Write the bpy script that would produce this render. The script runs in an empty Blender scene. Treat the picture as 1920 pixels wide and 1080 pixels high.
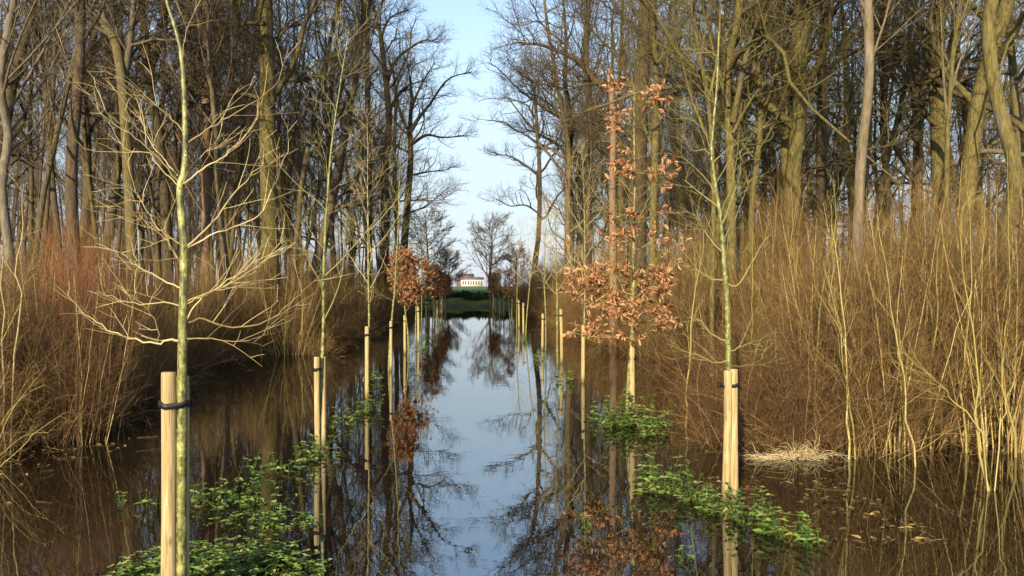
import bpy, math
import numpy as np
C = bpy.context
scene = C.scene
R = math.radians

# ------------------------------------------------------------------ camera
FPX, HC = 1500.0, 1.65            # focal length in photo pixels, eye height above the water
YAW = math.atan(88 / FPX)
FW = np.array([math.sin(YAW), math.cos(YAW), 0.0])
RT = np.array([math.cos(YAW), -math.sin(YAW), 0.0])
cam_d = bpy.data.cameras.new('camera')
cam = bpy.data.objects.new('camera', cam_d)
scene.collection.objects.link(cam)
cam.location = (0, 0, HC)
cam.rotation_euler = (R(90), 0, -YAW)
cam_d.sensor_width = 36
cam_d.lens = 36 * FPX / 1920
cam_d.clip_end = 3000
scene.camera = cam

# ------------------------------------------------------------------ sky and sun
SUN_EL, SUN_AZ = R(18), R(201)      # azimuth of the sun, clockwise from +Y: behind the viewer, to the left
w = bpy.data.worlds.new('World')
scene.world = w
w.use_nodes = True
nt = w.node_tree
sky = nt.nodes.new('ShaderNodeTexSky')
sky.sky_type = 'NISHITA'
sky.sun_disc = False
sky.sun_elevation = SUN_EL
sky.sun_rotation = SUN_AZ
sky.air_density = 1.0
sky.dust_density = 0.6
sky.ozone_density = 0.7
bg = nt.nodes['Background']
bg.inputs['Strength'].default_value = 0.15
# thin pale winter haze low over the horizon
_tc = nt.nodes.new('ShaderNodeTexCoord'); _sp = nt.nodes.new('ShaderNodeSeparateXYZ'); nt.links.new(_tc.outputs['Generated'], _sp.inputs[0])
_rp = nt.nodes.new('ShaderNodeValToRGB'); nt.links.new(_sp.outputs[2], _rp.inputs[0])
_e = _rp.color_ramp.elements; _e[0].position = 0.0; _e[0].color = (.95, .95, .95, 1); _e[1].position = .38; _e[1].color = (.0, .0, .0, 1)
_m = _rp.color_ramp.elements.new(.14); _m.color = (.78, .78, .78, 1)
_mx = nt.nodes.new('ShaderNodeMix'); _mx.data_type = 'RGBA'; nt.links.new(_rp.outputs[0], _mx.inputs[0])
nt.links.new(sky.outputs[0], _mx.inputs[6]); _mx.inputs[7].default_value = (2.35, 2.72, 3.2, 1)
nt.links.new(_mx.outputs[2], bg.inputs['Color'])
sd = bpy.data.lights.new('sun', 'SUN')
sd.energy = 5.0
sd.angle = R(0.6)
sd.color = (1.0, 0.83, 0.58)
sun = bpy.data.objects.new('sun', sd)
scene.collection.objects.link(sun)
sun.rotation_euler = (R(90) - SUN_EL, 0, -SUN_AZ + math.pi)
sun.location = (0, 0, 40)
scene.view_settings.view_transform = 'Standard'
scene.view_settings.look = 'None'
scene.view_settings.exposure = 0.9
scene.view_settings.gamma = 1.0
scene.cycles.max_bounces = 6
scene.cycles.transparent_max_bounces = 4

# ------------------------------------------------------------------ helpers
def W(px, d, py=540):
    p = FW * d + RT * ((px - 960) / FPX * d)
    return np.array([p[0], p[1], HC + (540 - py) / FPX * d])
def gpx(px, d, z=0.0):
    p = W(px, d); p[2] = z
    return p

def meta(o, label=None, cat=None, group=None, kind=None):
    if label: o['label'] = label
    if cat: o['category'] = cat
    if group: o['group'] = group
    if kind: o['kind'] = kind
    return o
def link(o, parent=None):
    scene.collection.objects.link(o)
    if parent is not None: o.parent = parent
    return o
def thing(name, label, cat, loc=(0, 0, 0), rz=0.0, group=None):
    o = bpy.data.objects.new(name, None)
    o.empty_display_size = 0.2
    link(o)
    o.location = tuple(float(v) for v in loc)
    o.rotation_euler = (0, 0, rz)
    return meta(o, label, cat, group)

def mesh_np(name, V, F4=None, F3=None, tint=None, smooth=True, mats=()):
    me = bpy.data.meshes.new(name)
    V = np.asarray(V, np.float32)
    me.vertices.add(len(V)); me.vertices.foreach_set('co', V.ravel())
    idx, st, tot, pos = [], [], [], 0
    for F, k in ((F4, 4), (F3, 3)):
        if F is None or len(F) == 0: continue
        F = np.asarray(F, np.int32)
        idx.append(F.ravel()); n = len(F)
        st.append(pos + np.arange(n, dtype=np.int32) * k); tot.append(np.full(n, k, np.int32)); pos += n * k
    idx = np.concatenate(idx); st = np.concatenate(st)
    me.loops.add(len(idx)); me.loops.foreach_set('vertex_index', idx)
    me.polygons.add(len(st)); me.polygons.foreach_set('loop_start', st)
    if smooth: me.polygons.foreach_set('use_smooth', np.ones(len(st), bool))
    if tint is not None:
        a = me.attributes.new('tint', 'FLOAT', 'POINT')
        a.data.foreach_set('value', np.asarray(tint, np.float32))
    for m in mats: me.materials.append(m)
    me.update(calc_edges=True)
    me.validate()
    return me

def nrm(a):
    return a / np.maximum(np.linalg.norm(a, axis=-1, keepdims=True), 1e-9)

def tubes_mesh(name, tubes, mat):
    """tubes: list of (pts Nx3, radii N, sides, tint) -> one mesh of tapered tubes"""
    groups = {}
    for p, r, s, t in tubes: groups.setdefault((len(p), s), []).append((p, r, t))
    VV, FF, TT, off = [], [], [], 0
    for (N, S), L in groups.items():
        P = np.stack([a[0] for a in L]); Rr = np.stack([a[1] for a in L]); t = np.array([a[2] for a in L])
        K = len(L)
        T = np.gradient(P, axis=1) if N > 1 else P
        T = nrm(T)
        m = np.abs(T.mean(1))
        ref = np.zeros((K, 3)); ref[np.arange(K), np.argmin(m, 1)] = 1
        U = nrm(np.cross(T, ref[:, None, :])); Vv = np.cross(T, U)
        a = np.arange(S) / S * 2 * math.pi
        rr = Rr[:, :, None, None]
        X = P[:, :, None, :] + rr * (np.cos(a)[None, None, :, None] * U[:, :, None, :] + np.sin(a)[None, None, :, None] * Vv[:, :, None, :])
        VV.append(X.reshape(-1, 3)); TT.append(np.repeat(t, N * S))
        k, i, j = np.meshgrid(np.arange(K), np.arange(N - 1), np.arange(S), indexing='ij')
        j2 = (j + 1) % S
        b = off + k * N * S
        FF.append(np.stack([b + i * S + j, b + (i + 1) * S + j, b + (i + 1) * S + j2, b + i * S + j2], -1).reshape(-1, 4))
        off += K * N * S
    return mesh_np(name, np.concatenate(VV), F4=np.concatenate(FF), tint=np.concatenate(TT), mats=[mat])

def obj(name, me, parent=None, color=None):
    o = bpy.data.objects.new(name, me)
    link(o, parent)
    if color is not None: o.color = (*color, 1)
    return o

def wander(p, d, L, n, wig, up, rng, droop=0.0):
    pts = [np.array(p, float)]
    d = np.array(d, float); d /= np.linalg.norm(d)
    st = L / n
    N = rng.normal(0, wig, (n, 3))
    for i in range(n):
        d = d + N[i]; d[2] += up - droop * (i / n)
        d /= math.sqrt(d[0] * d[0] + d[1] * d[1] + d[2] * d[2])
        pts.append(pts[-1] + d * st)
    return np.array(pts)

def side_dir(t, ang, phi):
    a = np.array([0, 0, 1.0]) if abs(t[2]) < 0.9 else np.array([1.0, 0, 0])
    u = np.cross(t, a); u /= np.linalg.norm(u); v = np.cross(t, u)
    return t * math.cos(ang) + (u * math.cos(phi) + v * math.sin(phi)) * math.sin(ang)

def children(tubes, pts, rad, lvl, sp, rng, n=None, t0=None, Lbase=None, t1=1.0):
    """branches off a polyline; sp is a list of dicts, one per level"""
    if lvl >= len(sp): return
    s = sp[lvl]
    n = s['n'] if n is None else n
    t0 = s.get('t0', 0.15) if t0 is None else t0
    N = len(pts) - 1
    tot = np.linalg.norm(np.diff(pts, axis=0), axis=1).sum()
    phi = rng.uniform(0, 6.28)
    for k in range(n):
        t = t0 + (t1 - t0) * (k + rng.uniform(0, 1)) / n
        t = min(t, 0.995)
        x = t * N; i = int(x); f = x - i
        p = pts[i] * (1 - f) + pts[i + 1] * f
        r = rad[i] * (1 - f) + rad[i + 1] * f
        tg = pts[i + 1] - pts[i]; tg /= np.linalg.norm(tg)
        phi += 2.4 + rng.normal(0, 0.5)
        ang = rng.normal(s['ang'], 0.16)
        d = side_dir(tg, ang, phi)
        if d[2] < -0.25 and s.get('nodown', 1): d[2] *= -0.5
        L = (s['L'] if Lbase is None else Lbase) * rng.uniform(0.6, 1.25) * (1 - s.get('short', 0.55) * (t - t0) / (1 - t0 + 1e-6))
        rc = min(r * s.get('rr', 0.62), s['rmax'] * L / (s['L'] if Lbase is None else Lbase)) * rng.uniform(.75, 1.1)
        rc = max(rc, s['rmin'])
        nn = s['seg']
        q = wander(p, d, L, nn, s['wig'], s['up'], rng, s.get('droop', 0))
        ra = np.linspace(rc, max(rc * s.get('tip', 0.3), sp[-1]['rmin'] * .6), nn + 1)
        tubes.append((q, ra, s.get('sides', 3), rng.uniform(*s.get('tint', (0, 1)))))
        children(tubes, q, ra, lvl + 1, sp, rng)

def resample(pts, n):
    pts = np.asarray(pts, float)
    # Catmull-Rom through the points
    P = np.vstack([2 * pts[0] - pts[1], pts, 2 * pts[-1] - pts[-2]])
    seg = len(pts) - 1
    out = []
    for x in np.linspace(0, seg, n):
        i = min(int(x), seg - 1); f = x - i
        a, b, c, d = P[i], P[i + 1], P[i + 2], P[i + 3]
        out.append(0.5 * ((2 * b) + (c - a) * f + (2 * a - 5 * b + 4 * c - d) * f * f + (3 * b - a - 3 * c + d) * f ** 3))
    return np.array(out)

# ------------------------------------------------------------------ materials
def mat(name, rough=0.9):
    m = bpy.data.materials.new(name); m.use_nodes = True
    b = m.node_tree.nodes['Principled BSDF']; b.inputs['Roughness'].default_value = rough
    b.inputs['Specular IOR Level'].default_value = 0.25
    return m, m.node_tree, b
def N(t, k, **kw):
    n = t.nodes.new(k)
    for a, v in kw.items(): setattr(n, a, v)
    return n
def ramp(t, fac, stops):
    r = N(t, 'ShaderNodeValToRGB'); e = r.color_ramp.elements
    while len(e) < len(stops): e.new(0.5)
    for i, (p, c) in enumerate(stops): e[i].position = p; e[i].color = (*c, 1)
    t.links.new(fac, r.inputs[0]); return r.outputs[0]
def noise(t, vec, scale, detail=4, rough=0.6, dist=0.0):
    n = N(t, 'ShaderNodeTexNoise'); n.inputs['Scale'].default_value = scale
    n.inputs['Detail'].default_value = detail; n.inputs['Roughness'].default_value = rough; n.inputs['Distortion'].default_value = dist
    t.links.new(vec, n.inputs['Vector']); return n.outputs['Fac']
def mapping(t, scale, src='Object'):
    tc = N(t, 'ShaderNodeTexCoord'); mp = N(t, 'ShaderNodeMapping'); mp.inputs['Scale'].default_value = scale
    t.links.new(tc.outputs[src], mp.inputs[0]); return mp.outputs[0]
def mixc(t, fac, a, b, mode='MIX'):
    m = N(t, 'ShaderNodeMix', data_type='RGBA', blend_type=mode)
    for s, v in ((0, fac), (6, a), (7, b)):
        if isinstance(v, (int, float)): m.inputs[s].default_value = v
        elif isinstance(v, tuple): m.inputs[s].default_value = (*v, 1)
        else: t.links.new(v, m.inputs[s])
    return m.outputs[2]
def math_(t, op, a, b=None, clamp=False):
    m = N(t, 'ShaderNodeMath', operation=op, use_clamp=clamp)
    for i, v in enumerate((a, b)):
        if v is None: continue
        if isinstance(v, (int, float)): m.inputs[i].default_value = v
        else: t.links.new(v, m.inputs[i])
    return m.outputs[0]
def bump(t, b, h, strength, dist):
    n = N(t, 'ShaderNodeBump'); n.inputs['Strength'].default_value = strength; n.inputs['Distance'].default_value = dist
    t.links.new(h, n.inputs['Height']); t.links.new(n.outputs[0], b.inputs['Normal'])

def bark_material():
    """object colour: red = how mossy, green = how pale, blue = how red-brown the bark is"""
    m, t, b = mat('bark', 0.92)
    v = mapping(t, (1, 1, 0.22))
    oi = N(t, 'ShaderNodeObjectInfo'); sc = N(t, 'ShaderNodeSeparateColor'); t.links.new(oi.outputs['Color'], sc.inputs[0])
    base = ramp(t, noise(t, v, 22, 6, 0.7), [(0.3, (0.016, 0.012, 0.006)), (0.5, (0.052, 0.040, 0.021)), (0.72, (0.125, 0.102, 0.056))])
    pale = ramp(t, noise(t, v, 16, 5, 0.65), [(0.3, (0.12, 0.10, 0.072)), (0.55, (0.27, 0.235, 0.175)), (0.75, (0.40, 0.36, 0.28))])
    redb = ramp(t, noise(t, v, 18, 5, 0.65), [(0.3, (0.09, 0.045, 0.025)), (0.7, (0.33, 0.185, 0.11))])
    col = mixc(t, sc.outputs[1], base, pale)
    col = mixc(t, sc.outputs[2], col, redb)
    moss = ramp(t, noise(t, v, 30, 4, 0.7), [(0.3, (0.033, 0.027, 0.009)), (0.7, (0.180, 0.148, 0.048))])
    mm = noise(t, mapping(t, (1, 1, 0.45)), 2.2, 5, 0.6)
    f = math_(t, 'ADD', mm, math_(t, 'MULTIPLY_ADD' if False else 'SUBTRACT', sc.outputs[0], 0.78))
    f = math_(t, 'MULTIPLY', f, 5.0, True)
    col = mixc(t, f, col, moss)
    t.links.new(col, b.inputs['Base Color'])
    bump(t, b, noise(t, v, 26, 5, 0.7), 0.7, 0.03)
    return m
def tint_material(name, stops, rough=0.8, mottled=0.35, mcol=(0.06, 0.05, 0.02), mscale=14, spec=.25):
    m, t, b = mat(name, rough)
    b.inputs['Specular IOR Level'].default_value = spec
    a = N(t, 'ShaderNodeAttribute', attribute_name='tint')
    c = ramp(t, a.outputs['Fac'], stops)
    n = noise(t, mapping(t, (1, 1, 0.5)), mscale, 3)
    f = math_(t, 'MULTIPLY', math_(t, 'SUBTRACT', n, 0.5), mottled * 4, True)
    t.links.new(mixc(t, f, c, mcol), b.inputs['Base Color'])
    return m
M = {}
M['bark'] = bark_material()
M['brush'] = tint_material('brush_twigs', [(0, (0.065, 0.036, 0.013)), (0.35, (0.155, 0.096, 0.034)), (0.65, (0.30, 0.205, 0.075)), (0.85, (0.46, 0.345, 0.125)), (1, (0.58, 0.50, 0.23))], .75, .25)
M['brush_dark'] = tint_material('brown_twigs', [(0, (0.045, 0.022, 0.010)), (0.45, (0.135, 0.072, 0.028)), (0.75, (0.25, 0.148, 0.055)), (1, (0.46, 0.36, 0.15))], .75, .25)
M['brush_red'] = tint_material('red_twigs', [(0, (0.11, 0.034, 0.018)), (0.6, (0.25, 0.085, 0.040)), (1, (0.34, 0.18, 0.08))], .6, .2)
M['shoot'] = tint_material('yellow_green_stems', [(0, (0.17, 0.125, 0.035)), (0.6, (0.27, 0.23, 0.065)), (1, (0.36, 0.30, 0.12))], .7, .6, (.07, .065, .015), 9)
M['straw'] = tint_material('dry_straw', [(0, (0.16, 0.10, 0.05)), (0.6, (0.62, 0.49, 0.27)), (1, (0.75, 0.63, 0.40))], .8, .1)
M['twig_pale'] = tint_material('pale_twigs', [(0, (0.17, 0.12, 0.05)), (0.5, (0.36, 0.28, 0.13)), (1, (0.52, 0.43, 0.22))], .65, .3, (.16, .17, .04), 20)
M['twig_green'] = tint_material('olive_twigs', [(0, (0.09, 0.075, 0.03)), (0.5, (0.20, 0.18, 0.06)), (1, (0.30, 0.26, 0.11))], .7, .3, (.05, .045, .02), 20)
M['oakleaf'] = tint_material('withered_oak_leaves', [(0, (0.22, 0.085, 0.035)), (0.5, (0.48, 0.235, 0.105)), (1, (0.66, 0.41, 0.22))], .6, .25, (.12, .05, .02), 30)
M['oakleaf_far'] = tint_material('dark_russet_leaves', [(0, (0.10, 0.042, 0.022)), (0.5, (0.24, 0.095, 0.045)), (1, (0.38, 0.19, 0.09))], .7, .2, (.09, .04, .02), 20)
M['nettle'] = tint_material('green_leaves', [(0, (0.035, 0.070, 0.012)), (0.5, (0.095, 0.165, 0.028)), (0.85, (0.16, 0.24, 0.045)), (0.95, (0.26, 0.27, 0.07)), (1, (0.20, 0.12, 0.05))], .5, .15, (.03, .06, .01), 25, .4)
M['ivy'] = tint_material('dark_green_leaves', [(0, (0.012, 0.028, 0.008)), (1, (0.045, 0.075, 0.02))], .6, .1, (.01, .02, .01), 20)
for k in ('oakleaf', 'nettle'):
    t = M[k].node_tree; b = t.nodes['Principled BSDF']
    tr = N(t, 'ShaderNodeBsdfTranslucent'); mx = N(t, 'ShaderNodeMixShader'); mx.inputs[0].default_value = .28
    t.links.new(b.inputs['Base Color'].links[0].from_socket, tr.inputs[0])
    t.links.new(b.outputs[0], mx.inputs[1]); t.links.new(tr.outputs[0], mx.inputs[2])
    t.links.new(mx.outputs[0], t.nodes['Material Output'].inputs[0])

def sapling_bark():
    m, t, b = mat('sapling_bark', 0.42)
    b.inputs['Specular IOR Level'].default_value = .4
    v = mapping(t, (1, 1, 0.6))
    c = ramp(t, noise(t, v, 30, 5, .7), [(0.33, (0.045, 0.045, 0.010)), (0.5, (0.16, 0.165, 0.040)), (0.66, (0.34, 0.33, 0.12))])
    n = N(t, 'ShaderNodeTexVoronoi'); n.inputs['Scale'].default_value = 70; t.links.new(v, n.inputs[0])
    f = ramp(t, n.outputs['Distance'], [(0.12, (1, 1, 1)), (0.26, (0, 0, 0))])
    f2 = math_(t, 'MULTIPLY', f, ramp(t, noise(t, v, 7, 3), [(.48, (0, 0, 0)), (.6, (1, 1, 1))]))
    c = mixc(t, f2, c, (0.50, 0.50, 0.36))
    d = ramp(t, noise(t, mapping(t, (1, 1, .45)), 34, 4, .7), [(0.50, (0, 0, 0)), (0.60, (1, 1, 1))])
    c = mixc(t, math_(t, 'MULTIPLY', d, .8), c, (0.035, 0.033, 0.012))
    t.links.new(c, b.inputs['Base Color'])
    bump(t, b, noise(t, v, 45, 4), .5, .006)
    return m
M['sap'] = sapling_bark()
def wood():
    """object colour red = how green with algae"""
    m, t, b = mat('stake_wood', 0.75)
    v = mapping(t, (1, 1, 0.05))
    oi = N(t, 'ShaderNodeObjectInfo'); sc = N(t, 'ShaderNodeSeparateColor'); t.links.new(oi.outputs['Color'], sc.inputs[0])
    c = ramp(t, noise(t, v, 55, 5, .7, .6), [(0.3, (0.14, 0.09, 0.040)), (0.46, (0.33, 0.24, 0.115)), (0.7, (0.50, 0.395, 0.215))])
    n = N(t, 'ShaderNodeTexVoronoi'); n.inputs['Scale'].default_value = 7; t.links.new(mapping(t, (2, 2, .8)), n.inputs[0])
    k = ramp(t, n.outputs['Distance'], [(0.08, (1, 1, 1)), (0.20, (0, 0, 0))])
    c = mixc(t, math_(t, 'MULTIPLY', k, .75), c, (0.13, 0.065, 0.025))
    g = ramp(t, noise(t, mapping(t, (1, 1, .3)), 5, 5, .65), [(0.35, (0, 0, 0)), (0.65, (1, 1, 1))])
    c = mixc(t, math_(t, 'MULTIPLY', g, sc.outputs[0]), c, (0.24, 0.24, 0.045))
    s = ramp(t, noise(t, mapping(t, (1, 1, .12)), 13, 4, .7), [(0.55, (0, 0, 0)), (0.75, (1, 1, 1))])
    c = mixc(t, math_(t, 'MULTIPLY', s, .7), c, (0.12, 0.085, 0.04))
    ck = ramp(t, noise(t, mapping(t, (1, 1, .018)), 120, 3, .6, .8), [(0.60, (0, 0, 0)), (0.66, (1, 1, 1))])
    c = mixc(t, math_(t, 'MULTIPLY', ck, .7), c, (0.10, 0.065, 0.03))
    tc = N(t, 'ShaderNodeTexCoord'); sz = N(t, 'ShaderNodeSeparateXYZ'); t.links.new(tc.outputs['Object'], sz.inputs[0])
    wl = math_(t, 'ADD', sz.outputs[2], math_(t, 'MULTIPLY', noise(t, mapping(t, (1, 1, 1)), 30, 3), .08))
    wf = ramp(t, wl, [(0.06, (1, 1, 1)), (0.15, (0, 0, 0))])
    c = mixc(t, math_(t, 'MULTIPLY', wf, .8), c, (0.075, 0.055, 0.022))
    t.links.new(c, b.inputs['Base Color'])
    bump(t, b, noise(t, v, 70, 4, .7), .6, .006)
    return m
M['wood'] = wood()
m, t, b = mat('black_rubber', .45); b.inputs['Base Color'].default_value = (.012, .012, .012, 1); M['rubber'] = m
def water_mat():
    m, t, b = mat('water', 0.0)
    b.inputs['IOR'].default_value = 3.2
    b.inputs['Specular IOR Level'].default_value = 0.5
    b.inputs['Specular Tint'].default_value = (.86, .94, 1, 1)
    v = mapping(t, (1, 1, 1))
    c = ramp(t, noise(t, v, .7, 3), [(.35, (0.010, 0.006, 0.003)), (.65, (0.019, 0.012, 0.006))])
    t.links.new(c, b.inputs['Base Color'])
    b.inputs['Roughness'].default_value = .0
    h = math_(t, 'ADD', noise(t, v, 3.0, 3, .5), math_(t, 'MULTIPLY', noise(t, v, 14, 2, .5), .10))
    bump(t, b, h, .30, .0028)
    return m
M['water'] = water_mat()
def ground_mat():
    m, t, b = mat('ground', .95)
    g = N(t, 'ShaderNodeNewGeometry'); sp = N(t, 'ShaderNodeSeparateXYZ'); t.links.new(g.outputs['Position'], sp.inputs[0])
    v = mapping(t, (1, 1, 1))
    lit = ramp(t, noise(t, v, 9, 8, .75), [(.3, (.028, .016, .008)), (.5, (.085, .048, .024)), (.7, (.19, .115, .06))])
    grs = ramp(t, noise(t, v, 1.3, 8, .75), [(.3, (.05, .085, .018)), (.7, (.12, .175, .04))])
    far = math_(t, 'MULTIPLY', math_(t, 'SUBTRACT', sp.outputs[1], math_(t, 'ADD', 69.5, math_(t, 'MULTIPLY', noise(t, v, .4, 3), 4.0))), .4, True)
    t.links.new(mixc(t, far, lit, grs), b.inputs['Base Color'])
    bump(t, b, noise(t, v, 14, 6, .7), .8, .05)
    return m
M['ground'] = ground_mat()

# ------------------------------------------------------------------ setting: ground and water
def sm(x, a, b):
    t = np.clip((x - a) / (b - a), 0, 1); return t * t * (3 - 2 * t)
def ground_z(x, y):
    z = -0.35 + 0.55 * sm(np.abs(x), 8.5, 13)
    z = z + (1.30 - z) * sm(y, 69, 79) + 1.0 * sm(y, 100, 330)
    z = z + (0.5 - z) * sm(-y, 12, 20)
    z = z + 0.10 * np.sin(x * .7 + 1) * np.sin(y * .53) * sm(np.abs(x), 9, 13) * (1 - sm(y, 60, 80))
    # the low mud bank under the nearest sapling
    e = ((x + 1.40) / 1.0) ** 2 + ((y - 4.5) / 1.45) ** 2
    z = z + 0.325 * (1 - sm(e, .45, 1.5))
    return z
xs = np.concatenate([[-900, -400, -200, -100, -60, -40], np.arange(-30, -4, 1.0), np.arange(-4, 4, .25), np.arange(4, 30, 1.0), [40, 60, 100, 200, 400, 900]])
ys = np.concatenate([[-300, -80, -40, -20, -12, -6, -2], np.arange(0, 8, .25), np.arange(8, 110, 1.0), [120, 140, 170, 200, 240, 280, 330, 420, 600, 900, 1500]])
X, Y = np.meshgrid(xs, ys); Z = ground_z(X, Y)
nx, ny = len(xs), len(ys)
i, j = np.meshgrid(np.arange(ny - 1), np.arange(nx - 1), indexing='ij')
F = np.stack([i * nx + j, i * nx + j + 1, (i + 1) * nx + j + 1, (i + 1) * nx + j], -1).reshape(-1, 4)
meta(obj('ground', mesh_np('ground', np.stack([X, Y, Z], -1).reshape(-1, 3), F4=F, mats=[M['ground']])), kind='structure')
V = [(-14, -18, 0), (14, -18, 0), (14, 78, 0), (-14, 78, 0)]
meta(obj('water', mesh_np('water', V, F4=[(0, 1, 2, 3)], smooth=False, mats=[M['water']])), kind='structure')

# ------------------------------------------------------------------ forest trees
def forest_species(kind):
    if kind == 'slender':
        return dict(H=19, r=.100, t0=.28, sp=[
            dict(n=34, L=3.6, ang=.62, wig=.07, up=.10, seg=6, rmax=.040, rmin=.012, rr=.45, sides=4, short=.6),
            dict(n=10, L=1.3, ang=.6, wig=.13, up=.06, seg=4, rmax=.012, rmin=.006, t0=.2),
            dict(n=6, L=.65, ang=.6, wig=.18, up=.03, seg=3, rmax=.007, rmin=.005, t0=.15)])
    if kind == 'oak':
        return dict(H=17, r=.185, t0=.24, sp=[
            dict(n=15, L=6.0, ang=.95, wig=.22, up=.06, seg=9, rmax=.11, rmin=.03, rr=.6, sides=6, short=.45, tip=.22),
            dict(n=9, L=2.2, ang=.8, wig=.26, up=.05, seg=6, rmax=.04, rmin=.012, t0=.2, sides=4),
            dict(n=6, L=1.0, ang=.75, wig=.28, up=.02, seg=4, rmax=.012, rmin=.007, t0=.15),
            dict(n=4, L=.5, ang=.7, wig=.25, up=.0, seg=2, rmax=.006, rmin=.0045, t0=.2)])
    if kind == 'young':
        return dict(H=9.5, r=.06, t0=.18, sp=[
            dict(n=26, L=2.2, ang=.55, wig=.09, up=.09, seg=5, rmax=.020, rmin=.008, rr=.5, sides=4),
            dict(n=7, L=.9, ang=.55, wig=.13, up=.05, seg=3, rmax=.008, rmin=.005, t0=.15),
            dict(n=4, L=.45, ang=.6, wig=.16, up=.02, seg=2, rmax=.005, rmin=.0035, t0=.15)])
def trunk_radii(n, r, flare=.35, tip=.12):
    t = np.linspace(0, 1, n)
    return r * ((1 - t) ** .8 * (1 - tip) + tip) * (1 + flare * np.exp(-t * 28))
def make_tree_meshes(kind, seed, stems=1):
    rng = np.random.default_rng(seed); S = forest_species(kind)
    tr, cr = [], []
    for s in range(stems):
        H = S['H'] * rng.uniform(.85, 1.1); r = S['r'] * rng.uniform(.8, 1.25) * (1 if stems == 1 else .75)
        lean = rng.normal(0, .05 if stems == 1 else .16, 2)
        n = 18
        p = wander((rng.normal(0, .12) * (stems > 1), rng.normal(0, .12) * (stems > 1), -.5), (lean[0], lean[1], 1), H, n, .035 if kind != 'oak' else .07, .04, rng)
        rad = trunk_radii(n + 1, r)
        tr.append((p, rad, 10, rng.uniform()))
        children(cr, p, rad, 0, S['sp'], rng, t0=S['t0'])
    return tubes_mesh(kind + '_trunk', tr, M['bark']), tubes_mesh(kind + '_crown', cr, M['bark'])

VAR = {}
for kind, cnt in (('slender', 5), ('oak', 5), ('young', 3)):
    VAR[kind] = [make_tree_meshes(kind, 100 + k * 7 + len(kind), 2 if (kind == 'slender' and k == 3) else (3 if kind == 'young' and k == 1 else 1)) for k in range(cnt)]

placed = []
# --- trees that can be told apart: trunk and main limbs follow the photograph, at their own distance
def hero(name, label, d, trunk, w0, w1, color, H=17, limbs=(), fine='oak', t0=.35, nb=None, seed=0, broken=False, group=None, sides=12):
    rng = np.random.default_rng(seed + 1000)
    pts = [W(px, d, py) for px, py in trunk]
    # bring the foot down to the ground, carry the top on to the full height
    b = pts[0].copy(); gz = float(ground_z(b[0], b[1])) - .15
    if b[2] > gz + .05: pts.insert(0, np.array([b[0], b[1], gz]))
    foot = pts[0].copy()
    root = thing(name, label, 'tree', foot, 0, group)
    for k in range(1, len(pts)): pts[k][1] += rng.normal(0, .12) * (k > 1)
    body = resample(pts, 22)
    top = body[-1]
    if not broken and top[2] < H - 1:
        dd = nrm(body[-1] - body[-3]); dd[2] = abs(dd[2]) + .6
        ext = wander(top, dd, H - top[2], 9, .05 if fine != 'oak' else .10, .05, rng)
        body = np.vstack([body, ext[1:]])
    n = len(body)
    z = (body[:, 2] - body[0, 2]) / (body[-1, 2] - body[0, 2] + 1e-6)
    rb, rt = w0 / FPX * d / 2, w1 / FPX * d / 2
    ztop = (pts[-1][2] - body[0, 2]) / (body[-1, 2] - body[0, 2] + 1e-6)
    rad = np.where(z <= ztop, rb + (rt - rb) * z / max(ztop, .01), rt * (1 - (z - ztop) / max(1 - ztop, .01) * .88))
    rad = rad * (1 + .35 * np.exp(-z * 30)) * (1 + rng.normal(0, .025, n))
    body = body - foot
    S = forest_species(fine)
    o = obj('trunk', tubes_mesh(name, [(body, rad, sides, .5)], M['bark']), root, color)
    cr = []
    for L in limbs:
        P = [W(px, d, py) - foot for px, py in L[0]]
        off = rng.normal(0, .25, len(P)).cumsum() * .6; off -= off[0]
        for k in range(len(P)): P[k][1] += off[k] * d / 30
        nn = max(8, len(P) * 3)
        q = resample(P, nn); ra = np.linspace(L[1], L[2] * .45, nn) / FPX * d / 2
        cr.append((q, ra, 7, rng.uniform()))
        children(cr, q[-4:], ra[-4:], 1, S['sp'], rng, n=5, t0=.3)
        tot = np.linalg.norm(np.diff(q, axis=0), axis=1).sum()
        children(cr, q, ra, 1, S['sp'], rng, n=int(4 + tot * 2.6) if len(L) < 4 else L[3], t0=.12)
    if not broken:
        children(cr, body, rad, 0, S['sp'], rng, n=nb, t0=t0)
    if cr: obj('crown', tubes_mesh(name + '_crown', cr, M['bark']), root, (color[0] * .72, color[1] * .8, color[2]))
    placed.append((foot[0], foot[1]))
    return root
MO, DK, PL, RD, MID = (.55, .1, .0), (.05, .0, .0), (.1, .75, 0), (.05, .25, .75), (.34, .25, 0)
hero('bare_tree', 'pale slightly bent trunk at the far left edge of the photo', 13, [(24, 600), (18, 470), (12, 350), (6, 250), (12, 150), (28, 0), (50, -300)], 19, 11, (.1, .45, 0), fine='slender', seed=1)
hero('bare_tree', 'straight dark trunk behind the red-stemmed shrub in the left wood', 15, [(147, 600), (143, 340), (142, 100), (148, -100), (150, -500)], 23, 16, (.15, .05, .1), fine='slender', seed=2, t0=.42)
hero('bare_tree', 'grey-brown trunk leaning left high up, behind the nearest bare sapling', 19, [(252, 600), (240, 300), (228, 110), (195, 40), (160, 0), (110, -120)], 23, 15, (.38, .3, 0), limbs=[([(232, 160), (250, 60), (258, -100), (262, -300)], 14, 9)], seed=3)
hero('bare_tree', 'dark crooked tree between the leaning trunk and the nearest sapling', 22, [(318, 600), (312, 420), (298, 260), (278, 150), (264, 0), (250, -300)], 20, 14, DK, limbs=[([(285, 190), (250, 175), (200, 165), (160, 150)], 9, 4), ([(300, 270), (340, 215), (375, 170), (400, 120)], 9, 4)], seed=4)
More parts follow.
